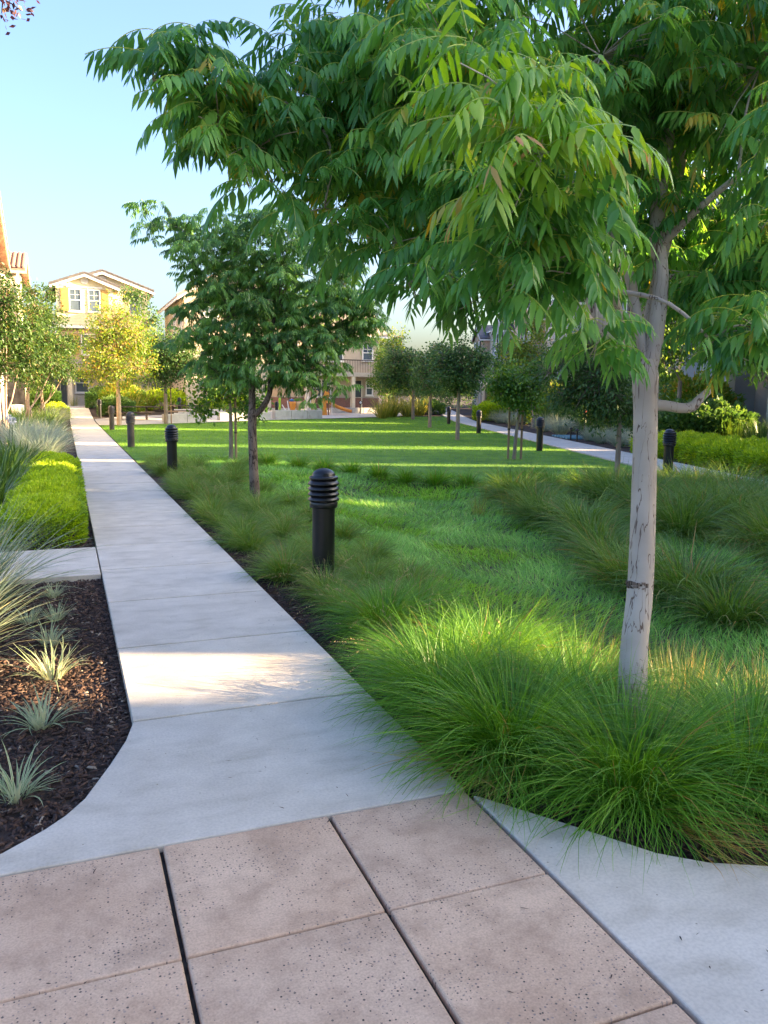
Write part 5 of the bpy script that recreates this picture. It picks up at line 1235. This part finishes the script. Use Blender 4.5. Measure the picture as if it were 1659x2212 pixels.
# left bed ------------------------------------------------------------------------------
PG = [clump('blades', 620, .16, 1.0, .0085, M['pale_grass'], (.15, .95), (.4, 1.2), 250 + k, 7, tint=(.15, .9), dry=.04) for k in range(2)]
put_clump('pale_grass', PG[0], -.72, 6.55, 1.0, 'large pale variegated grass fountain at the left edge by the side walk', 'ornamental grass')
put_clump('pale_grass', PG[1], -.78, 5.05, .85, 'sunlit pale variegated grass at the left edge in the light band', 'ornamental grass')
put_clump('pale_grass', PG[1], -1.3, 7.0, .95, 'pale variegated grass behind the large fountain grass at the left edge', 'ornamental grass')
def variegated(seed, n=58):
    g = np.random.default_rng(seed)
    az = g.uniform(0, 6.28, n); r = .05 * np.sqrt(g.uniform(0, 1, n)); roots = np.stack([r * np.cos(az), r * np.sin(az), np.zeros(n)], 1)
    L = .27 * g.uniform(.6, 1.15, n); le = g.uniform(.15, .95, n); dr = g.uniform(.3, 1.3, n); w = .0125 * g.uniform(.75, 1.2, n); t = g.uniform(.05, .35, n)
    A = blades(roots, az, L, le, dr, w, t, 6, flat=1, seed=seed)
    B = blades(roots + np.array([0, 0, .0012]), az, L, le, dr, w * .38, t, 6, flat=1, seed=seed)       # same curve, green midrib over a cream leaf
    # cream leaf margins: leaf blade cream, midrib green
    return np_mesh('blades', *join([(A[0], A[1], np.clip(A[2] + .6, .58, 1)), (B[0], B[1], B[2])])[:2], M['variegated'], np.concatenate([np.clip(A[2] + .6, .58, 1), B[2]]))
VG = [variegated(260 + k) for k in range(3)]
for i, (x, y, s, lb) in enumerate([(-.25, 3.42, 1.0, 'small variegated lily tuft nearest the camera on the mulch'), (-.17, 4.14, 1.05, 'small variegated lily tuft at the shaded edge of the light band'), (-.13, 4.86, 1.2, 'bright sunlit variegated lily tuft on the mulch'),
                                   (-.15, 5.52, .95, 'variegated lily tuft just beyond the sunlit one'), (-.30, 6.12, .85, 'variegated lily tuft under the pale grass, left of a pair'), (-.12, 6.14, .8, 'variegated lily tuft under the pale grass, right of a pair'), (-.14, 6.85, .75, 'farthest variegated lily tuft before the side walk'), (-.62, 3.75, .9, 'variegated lily tuft cut by the left edge of the picture')]):
    put_clump('variegated_lily', VG[i % 3], x, y, s * .8, lb, 'plant', 'variegated tufts on the mulch')

def mound(name, c, rx, ry, h, n, mat, label, seed, leaf=(.05, .012), cat='shrub', group=None, box=.5, sprig=True):
    """dense clipped or loose shrub: short upright sprigs over a superellipsoid"""
    g = np.random.default_rng(seed); p = 2 / box if box else 2
    u = g.uniform(-1, 1, (n * 2, 2)); u = u[(np.abs(u) ** 3.2).sum(1) < 1][:n]; n = len(u)
    top = (1 - (np.abs(u) ** 3.2).sum(1)) ** .28
    lump = 1 + .10 * np.sin(u[:, 0] * rx * 7 + seed) * np.sin(u[:, 1] * ry * 6) + .06 * np.sin(u[:, 0] * rx * 15 + 2) * np.sin(u[:, 1] * ry * 17)
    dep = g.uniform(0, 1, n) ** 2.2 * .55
    z = h * top * lump * (1 - dep)
    sx = 1 - .1 * g.uniform(0, 1, n)
    pos = np.stack([u[:, 0] * rx * sx, u[:, 1] * ry * sx, z], 1)
    nrm = np.stack([u[:, 0] ** 3, u[:, 1] ** 3, .35 + top * .6], 1)
    ax = unit(nrm) + g.normal(0, .45, (n, 3)); wd = g.normal(0, 1, (n, 3))
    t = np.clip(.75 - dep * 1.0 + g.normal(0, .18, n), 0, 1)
    V, F, T = small_leaves(pos, ax, wd, leaf[0] * g.uniform(.7, 1.3, n), leaf[1] * g.uniform(.7, 1.3, n), t)
    # side skirt
    m = n // 2; a = g.uniform(0, 6.28, m); cs, sn = np.cos(a), np.sin(a); q = (np.abs(cs) ** 3.2 + np.abs(sn) ** 3.2) ** (-1 / 3.2)
    pos = np.stack([cs * q * rx * g.uniform(.9, 1.03, m), sn * q * ry * g.uniform(.9, 1.03, m), h * g.uniform(.03, .8, m)], 1)
    ax = np.stack([cs, sn, np.full(m, .35)], 1) + g.normal(0, .4, (m, 3))
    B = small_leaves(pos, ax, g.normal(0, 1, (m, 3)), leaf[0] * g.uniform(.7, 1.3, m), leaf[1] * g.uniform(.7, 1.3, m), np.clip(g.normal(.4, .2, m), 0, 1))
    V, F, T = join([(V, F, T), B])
    o = empty(name, c); tag(o, label, cat, group)
    obj('foliage', np_mesh('foliage', V, F, mat, T), o, kind='stuff')
    g2 = MB()
    for k in range(5): g2.tube([(0, 0, -.05), (math.cos(k * 1.3) * rx * .5, math.sin(k * 1.3) * ry * .5, h * .75)], [.02, .006], 5)
    g2.build('stem', M['bark_dark'], o)
    return o
for i, (y, rx, ry, h) in enumerate([(9.75, .42, .75, .46), (11.1, .43, .8, .47), (12.7, .42, .9, .45), (14.4, .42, .95, .45), (16.3, .42, 1.0, .44)]):
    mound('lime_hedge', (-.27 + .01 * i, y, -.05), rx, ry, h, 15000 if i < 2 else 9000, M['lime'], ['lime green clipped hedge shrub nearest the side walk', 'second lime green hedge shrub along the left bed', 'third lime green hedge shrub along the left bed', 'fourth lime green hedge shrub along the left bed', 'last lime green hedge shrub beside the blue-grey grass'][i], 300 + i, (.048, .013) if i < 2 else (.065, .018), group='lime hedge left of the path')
STP = [clump('blades', 170, .22, .75, .022, M['strap'], (.05, .8), (.3, 1.1), 270 + k, 6, dry=0, tip=.2) for k in range(2)]
BG = [clump('blades', 520, .2, .95, .012, M['blue_grass'], (.1, .95), (.4, 1.2), 280 + k, 5, dry=.03, tip=.3) for k in range(2)]
for i, (x, y, s) in enumerate([(-1.0, 11.4, 1.0), (-.98, 13.0, 1.15), (-1.0, 14.6, 1.2), (-1.05, 16.2, 1.2), (-.95, 18.0, 1.1)]):
    put_clump('strap_leaf_plant', STP[i % 2], x, y, s, '%s dark strap-leaf plant from the camera behind the lime hedge' % ORD[i], 'plant', 'strap-leaf plants behind the hedge')
for i, (x, y) in enumerate([(-1.0, 17.3), (-1.15, 19.0)]):      # pale blue flower heads
    o = empty('agapanthus_flower', (x, y, 0)); tag(o, ['pale blue flower head above the strap leaves, nearer one', 'pale blue flower head above the strap leaves, farther one'][i], 'flower')
    MB().tube([(0, 0, 0), (.02, 0, .5), (.05, .02, 1.0)], .006, 6).build('stalk', M['strap'], o)
    g = np.random.default_rng(i); d = unit(g.normal(0, 1, (90, 3)))
    V, F, T = small_leaves(np.array([.05, .02, 1.02]) + d * .03, d, g.normal(0, 1, (90, 3)), np.full(90, .06), np.full(90, .022), np.full(90, .9))
    obj('petals', np_mesh('petals', V, F, M['white_paint'], T), o, kind='stuff')
for i, (x, y, s) in enumerate([(-.55, 20.6, .95), (-.45, 22.4, 1.05), (-.95, 22.0, 1.1), (-.6, 24.3, 1.1), (-1.2, 24.2, 1.1), (-.5, 26.3, 1.0), (-1.3, 26.6, 1.0)]):
    put_clump('blue_grey_grass', BG[i % 2], x, y, s, '%s blue-grey fountain grass from the camera beyond the lime hedge' % ORD[i], 'ornamental grass', 'blue-grey grasses on the left')
for i, (x, y, s) in enumerate([(-.2, 29, .8), (-.7, 30.5, 1.0), (-1.5, 31, 1.3), (-.5, 32.6, 1.1), (-1.4, 33.6, 1.4), (-.8, 36, 1.5), (-1.6, 37.5, 1.4), (-2.0, 41, 1.5), (-.7, 39.2, 1.4)]):
    put_clump('strap_leaf_plant', STP[i % 2], x, y, s, '%s green strap-leaf plant from the camera under the crape myrtles' % ORD[i], 'plant', 'strap-leaf plants under the myrtles')
for i, (x, y, s) in enumerate([(-.5, 41.5, 1.2), (-.4, 44.5, 1.2)]):
    put_clump('blue_grey_grass', BG[i % 2], x, y, s, ['pale fountain grass by the far yellow hedge, nearer one', 'pale fountain grass by the far yellow hedge, farther one'][i], 'ornamental grass')
mound('yellow_hedge', (-.45, 49.5, .05), .6, 1.6, .75, 5000, M['lime'], 'bright yellow-green hedge at the far left of the path', 320, (.16, .06))
mound('round_shrub', (-1.2, 56.5, .3), .9, .9, 1.5, 4500, M['shrub'], 'rounded green shrub by the porch of the yellow house', 321, (.18, .10))
for i, (x, y) in enumerate([(.6, 60.6), (1.8, 60.4), (2.6, 59.8)]):
    put_clump('strap_leaf_plant', TL, x, y, 1.6, '%s yellow-green plant from the left under the yellow house window' % ORD[i], 'plant', 'plants below the yellow house')
# white rounded box at the left bed
o = empty('garden_box', (-2.0, 41.0, -.05)); tag(o, 'small white rounded box on a post among the left grasses', 'box')
MB().lathe([(.02, .5), (.2, .52), (.27, .66), (.28, .95), (.25, 1.0), (.02, 1.02)], 16).build('shell', M['white_paint'], o); MB().box(-.04, .04, -.04, .04, -.05, .51).build('post', M['wall_concrete'], o)

# shrubs right of the golden tree and around the picnic area
for i, (x, y, rx, h, m_, lb) in enumerate([(2.9, 51.5, 1.0, 1.0, 'shrub', 'green shrub at the end of the bollard row, left path'), (3.4, 54.0, 1.3, 1.7, 'tree_gold', 'tall golden shrub before the yellow house'), (6.3, 56, 1.6, 1.3, 'lime', 'sunlit low hedge behind the picnic tables, left part'),
                                           (10, 53.6, 1.8, 1.1, 'lime', 'sunlit low hedge behind the picnic tables, right part'), (2.4, 57.8, 1.0, 1.3, 'shrub', 'green shrub at the corner of the yellow house porch'), (24.3, 53.5, 1.1, .9, 'shrub', 'green shrub between the flax and the right footpath'), (26.5, 60, 2.4, 2.2, 'shrub', 'large dark hedge at the far end of the right footpath'), (30.5, 64, 2.6, 2.4, 'shrub', 'large dark hedge farthest right behind the round lawn trees')]):
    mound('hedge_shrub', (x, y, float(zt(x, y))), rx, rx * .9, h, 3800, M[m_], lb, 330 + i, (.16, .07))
FX = clump('blades', 120, .3, 1.5, .07, M['flax'], (.05, .7), (.2, .9), 285, 6, dry=0, tip=.3)
for i, (x, y, s, lb) in enumerate([(19.2, 49.3, 1.0, 'striped flax clump left of the farthest lawn tree, nearest'), (20.3, 50.4, 1.1, 'striped flax clump behind the lawn edge, middle'), (21.6, 50.9, 1.0, 'striped flax clump right of the farthest lawn tree'), (5.0, 55.2, 1.2, 'golden flax clump behind the picnic table'), (3.9, 53.2, 1.0, 'golden flax clump left of the picnic tables'), (23.0, 52.0, 1.0, 'small golden flax at the bend of the right footpath')]):
    put_clump('flax_clump', FX, x, y, s, lb, 'flax', 'striped flax clumps')

# right side beds -------------------------------------------------------------------------
def rp(d, n): x, y = row(d, n); return x, y
for i, (d, n, rx, h, m_, lb) in enumerate([(23.2, 9.9, 1.25, .62, 'lime', 'bright green mound shrub behind the black bollard at right'), (21.4, 9.8, 1.2, .62, 'lime', 'second bright green mound shrub, right of the bollard'), (18.6, 9.7, 1.1, .66, 'lime', 'sunlit yellow mound shrub at the right edge'), (20.1, 9.9, 1.1, .6, 'lime', 'third bright green mound shrub, left of the sunlit one'), (17.0, 9.7, 1.0, .6, 'lime', 'green mound shrub cut by the right edge'),
                                           (53.0, 10.2, 1.5, 1.2, 'lime', 'bright green round shrub beyond the second right bollard')]):
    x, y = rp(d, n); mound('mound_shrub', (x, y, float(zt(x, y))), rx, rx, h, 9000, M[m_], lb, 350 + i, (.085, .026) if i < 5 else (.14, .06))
x, y = rp(26.4, 11.9)
mound('broadleaf_shrub', (x, y, -.05), 1.35, 1.35, 1.5, 5200, M['shrub'], 'dense broadleaf shrub with rounded leaves right of the pale trunk', 360, (.15, .13))
for i, (d, n, h, rx) in enumerate([(28.6, 12.6, 2.3, 1.3), (31.4, 12.4, 2.5, 1.4), (34.4, 12.6, 2.2, 1.4), (47.0, 12.4, 2.3, 1.5), (50.5, 12.6, 2.6, 1.6), (54.5, 12.6, 2.4, 1.6), (59.0, 12.6, 2.8, 1.9), (19.0, 14.0, 2.0, 1.0)]):
    x, y = rp(d, n); mound('tall_shrub', (x, y, float(zt(x, y))), rx, rx, h, 5000, M['tree_mid' if i % 3 else 'tree_gold'], '%s tall screening shrub from the camera before the row houses' % ORD[(i + 1) % 8], 370 + i, (.15, .085), group='tall shrubs before the row houses')
STR = [clump('blades', 300, .45, 1.1, .028, M['strap'], (.0, .45), (.1, .6), 290 + k, 5, dry=0, tip=.15) for k in range(2)]
k = 0
for i, (d, n) in enumerate([(25.0, 12.4), (24.0, 12.9), (23.0, 12.3), (22.0, 12.9), (21.2, 12.3), (20.2, 12.8), (24.3, 13.8)]):
    x, y = rp(d, n); put_clump('strap_leaf_plant', STR[k % 2], x, y, 1.0, '%s dark upright strap-leaf plant from the broadleaf shrub towards the right edge' % ORD[i], 'plant', 'dark strap leaves by the row houses'); k += 1
for i, (d, n) in enumerate([(36.4, 11.4), (37.6, 11.8), (38.8, 11.3), (40.0, 11.8), (41.2, 11.3), (42.4, 11.8), (43.6, 11.4), (45.0, 11.8)]):
    x, y = rp(d, n); put_clump('strap_leaf_plant', STR[k % 2], x, y, 1.25, '%s dark strap-leaf plant from the camera along the right footpath bed' % ORD[i], 'plant', 'dark strap leaves along the right footpath'); k += 1
for i, (d, n) in enumerate([(24.9, 9.4), (25.9, 9.9), (26.9, 9.3), (27.9, 9.9), (28.9, 9.3), (26.4, 10.7), (28.4, 10.7), (29.9, 10.1), (30.6, 9.4)]):
    x, y = rp(d, n); put_clump('pale_grass', BG[k % 2], x, y, .78, '%s silvery fountain grass from the camera beside the right footpath behind the pale trunk' % ORD[i], 'ornamental grass', 'silvery grasses by the right footpath, near part'); k += 1
for i, (d, n) in enumerate([(35.5, 9.6), (37, 10.0), (38.5, 9.6), (46.5, 9.7), (48.2, 10.1), (50, 9.7), (51.6, 10.1)]):
    x, y = rp(d, n); put_clump('pale_grass', BG[k % 2], x, y, 1.05, '%s silvery fountain grass in the far part of the right footpath bed' % ORD[i], 'ornamental grass', 'silvery grasses by the right footpath, far part'); k += 1
# red yard sign, teal slats, slim path lights
x, y = rp(36.0, 10.8); o = empty('yard_sign', (x, y, -.05), R(20)); tag(o, 'small red yard sign on a stake before the stone wall', 'sign')
MB().box(-.11, .11, -.01, .01, .75, 1.05).build('plate', M['red_paint'], o); MB().box(-.07, .07, -.014, -.0105, .86, .94).build('panel', M['white_paint'], o); MB().box(-.012, .012, -.012, .012, -.05, .748).build('stake', M['black_metal'], o)
x, y = rp(32.8, 9.4); o = empty('slat_mat', (x, y, -.04), ROT_ROW); tag(o, 'teal striped slats lying beside the right footpath', 'mat')
for k in range(6): MB().box(-1.3 + k * .42, -1.05 + k * .42, -.55, .55, 0, .06).build('slat', M['teal'], o)
for i, (d, n) in enumerate([(31.4, 8.9), (30.2, 8.8)]):
    x, y = rp(d, n); o = empty('path_light', (x, y, -.05)); tag(o, ['slim dark path light by the teal slats', 'slim dark path light by the silvery grass'][i], 'light')
    MB().box(-.02, .02, -.02, .02, 0, .42).build('stem', M['black_metal'], o); MB().lathe([(.02, .42), (.09, .41), (.085, .43), (.02, .48)], 14).build('hood', M['black_metal'], o)

# ------------------------------------------------------------------ seat walls, playground, picnic tables
def seat_wall(pts, h, label, thick=.3, seg=1.3):
    o = empty('seat_wall', (pts[0][0], pts[0][1], float(zt(*pts[0])))); tag(o, label, 'wall', 'concrete seat walls')
    (x0, y0), (x1, y1) = pts; L = math.hypot(x1 - x0, y1 - y0); n = max(1, round(L / seg)); a = math.atan2(y1 - y0, x1 - x0)
    for k in range(n):
        b = MB().box(k * L / n + .012, (k + 1) * L / n - .012, -thick / 2, thick / 2, -.1, h); q = b.build('panel', M['wall_concrete'], o, rot=(0, 0, a)); bevel(q, .012)
    return o
seat_wall([(4.9, 44.5), (7.2, 45.5)], .50, 'low concrete seat wall left of the lawn end', .5, 1.15)
seat_wall([(8.2, 47.0), (11.4, 48.0)], .48, 'low concrete seat wall in the middle behind the forked tree', .4)
seat_wall([(11.7, 48.2), (14.9, 49.0)], .58, 'low concrete seat wall right of the forked tree before the slide', .5, 1.15)
seat_wall([(6.0, 50.8), (9.4, 51.6)], .45, 'low concrete wall behind the picnic table', .3)
seat_wall([(17.0, 53.6), (22.6, 53.9)], .42, 'low planter wall in front of the beige house door', .3, .85)
for i, (x, y, lb) in enumerate([(3.6, 47.6, 'dark picnic table left, behind the golden tree'), (6.6, 49.2, 'dark picnic table right, behind the seat wall')]):
    z = float(zt(x, y)); o = empty('picnic_table', (x, y, z), R(10)); tag(o, lb, 'table', 'picnic tables')
    for k in range(4): MB().box(-1.3, 1.3, -.4 + k * .205, -.4 + k * .205 + .19, .74, .79).build('top_board', M['dark_slat'], o)
    for s in (-1, 1):
        for k in range(2): MB().box(-1.35, 1.35, s * .75 - .16 + k * .17, s * .75 - .16 + k * .17 + .155, .43, .475).build('bench_board', M['dark_slat'], o)
        MB().box(s * .7 - .06, s * .7 + .06, -.3, .3, 0, .05).build('foot', M['dark_slat'], o)
        MB().box(s * .7 - .05, s * .7 + .05, -.05, .05, .05, .735).build('pedestal', M['dark_slat'], o)
        MB().box(s * .7 - .04, s * .7 + .04, -.85, .85, .36, .425).build('cross_arm', M['dark_slat'], o)
o = empty('slide_tower', (15.4, 51.8, float(zt(15.4, 51.8)))); o.scale = (.82, .82, .78); tag(o, 'orange and tan playground slide tower beyond the seat wall', 'playground')
for sx in (0, 1.1):
    for sy in (0, 1.1): MB().tube([(sx, sy, -.1), (sx, sy, 2.3)], .06, 10).build('post', M['brown_plastic'], o)
MB().box(-.1, 1.2, -.1, 1.2, .98, 1.06).build('deck', M['brown_plastic'], o)
sl = []
for k in range(9):
    t = k / 8; xx = 1.2 + 2.0 * t; zz = 1.06 - .9 * (t ** .8) + .08 * t ** 4
    sl.append((xx, zz))
b = MB()
for i in range(8):
    (xa, za), (xb, zb) = sl[i], sl[i + 1]
    sec = [(-.32, .26), (-.27, .26), (-.22, .04), (.22, .04), (.27, .26), (.32, .26), (.26, 0), (-.26, 0)]
    V = [(xa, .55 + y_, za + z_) for y_, z_ in sec] + [(xb, .55 + y_, zb + z_) for y_, z_ in sec]
    b.add(V, [(q, (q + 1) % 8, 8 + (q + 1) % 8, 8 + q) for q in range(8)], True)
b.build('slide', M['orange'], o)
MB().extr_y([(-.55, 0), (-.25, 0), (-.05, 1.3), (.25, 2.0), (.1, 2.15), (-.3, 1.5)], -.16, -.1).build('climbing_panel', M['tan_plastic'], o)
MB().extr_y([(.5, 0), (.95, 0), (.85, 1.0), (1.15, 1.9), (.8, 2.1), (.45, 1.2)], -.17, -.11).build('climbing_panel', M['orange'], o)
for k in range(5): MB().lathe([(.13, -.015), (.15, 0), (.13, .015)], 14, (0, 0, 0), False).build('hoop', M['white_paint'], o, (-.65, -.2, .25 + k * .27), (R(90), 0, 0))
MB().tube([(-.85, -.2, 0), (-.85, -.2, 1.4), (-.65, -.2, 1.6), (-.45, -.2, 1.4), (-.45, -.2, 0)], .025, 8).build('ladder_frame', M['white_paint'], o)
MB().tube([(1.3, -.25, 0), (1.32, -.25, 1.2), (1.15, -.25, 1.5), (1.0, -.25, 1.3)], .025, 8).build('hand_rail', M['white_paint'], o)
o = empty('drum_rider', (13.7, 51.0, float(zt(13.7, 51.0)))); tag(o, 'white and orange playground drum rider left of the slide tower', 'playground')
MB().tube([(-.75, 0, .75), (-.5, 0, .35), (-.1, 0, .22), (.3, 0, .3)], .035, 8).build('frame', M['white_paint'], o)
MB().tube([(-.35, 0, .05), (-.3, 0, .4), (-.4, 0, 1.0)], .035, 8).build('frame', M['white_paint'], o); MB().tube([(-.55, 0, .04), (-.1, .0, .12), (.3, 0, .04)], .04, 8).build('base', M['white_paint'], o)
for x, m_ in ((-.05, 'orange'), (.35, 'tan_plastic')): MB().lathe([(.14, .3), (.2, .75), (.22, .95), (.2, .96)], 18, (x, 0, 0)).build('drum', M[m_], o)
MB().lathe([(.02, .96), (.2, .97), (.12, 1.1), (.02, 1.14)], 16, (-.1, .05, 0), False).build('cap', M['blue_plastic'], o)
for i, (x, y, h, lb) in enumerate([(11.75, 50.2, 1.9, 'tall lime green playground post left of the drum rider'), (12.9, 51.4, 1.1, 'short lime green playground post beside the drum rider')]):
    o = empty('playground_post', (x, y, float(zt(x, y)))); tag(o, lb, 'post'); MB().tube([(0, 0, -.1), (0, 0, h)], .075, 12).build('pole', M['lime_paint'], o); MB().lathe([(.075, h), (.08, h + .02), (.05, h + .06), (.01, h + .07)], 12).build('cap', M['lime_paint'], o)
o = empty('round_sign_post', (18.9, 52.8, float(zt(18.9, 52.8)))); tag(o, 'slim dark post with a small round sign before the planter wall', 'sign')
MB().tube([(0, 0, -.1), (0, 0, .95)], .03, 8).build('post', M['black_metal'], o)
MB().lathe([(.01, 0), (.13, 0), (.14, .01), (.13, .02), (.01, .02)], 18).build('disc', M['dark_slat'], o, (0, -.05, .82), (R(90), 0, 0)); MB().lathe([(.01, 0), (.085, 0), (.085, .004), (.01, .004)], 18).build('sign_face', M['white_paint'], o, (0, -.074, .82), (R(90), 0, 0))

# ------------------------------------------------------------------ litter on the concrete
def litter():
    g = np.random.default_rng(91); parts = []
    P = np.concatenate([np.stack([g.uniform(.28, 1.45, 60), 2.85 + 8 * g.uniform(0, 1, 60) ** 1.5], 1), np.stack([g.uniform(-.2, 1.4, 14), g.uniform(1.6, 2.75, 14)], 1), np.stack([g.uniform(1.6, 2.3, 14), g.uniform(1.3, 1.9, 14)], 1), np.stack([g.uniform(1.2, 1.46, 50), g.uniform(2.9, 7, 50)], 1)])
    n = len(P); a = g.uniform(0, 6.28, n)
    return np_mesh('leaf_litter', *(lambda r: (r[0], r[1], M['mulch'], r[2]))(blades(np.stack([P[:, 0], P[:, 1], np.full(n, .004)], 1), a, g.uniform(.008, .035, n), np.full(n, 1.45), g.uniform(-.1, .2, n), g.uniform(.002, .006, n), g.uniform(0, .5, n), 3, flat=1, seed=92)))
tag(obj('leaf_litter', litter()), 'tiny twigs and leaf bits scattered on the concrete', 'litter', kind='stuff')
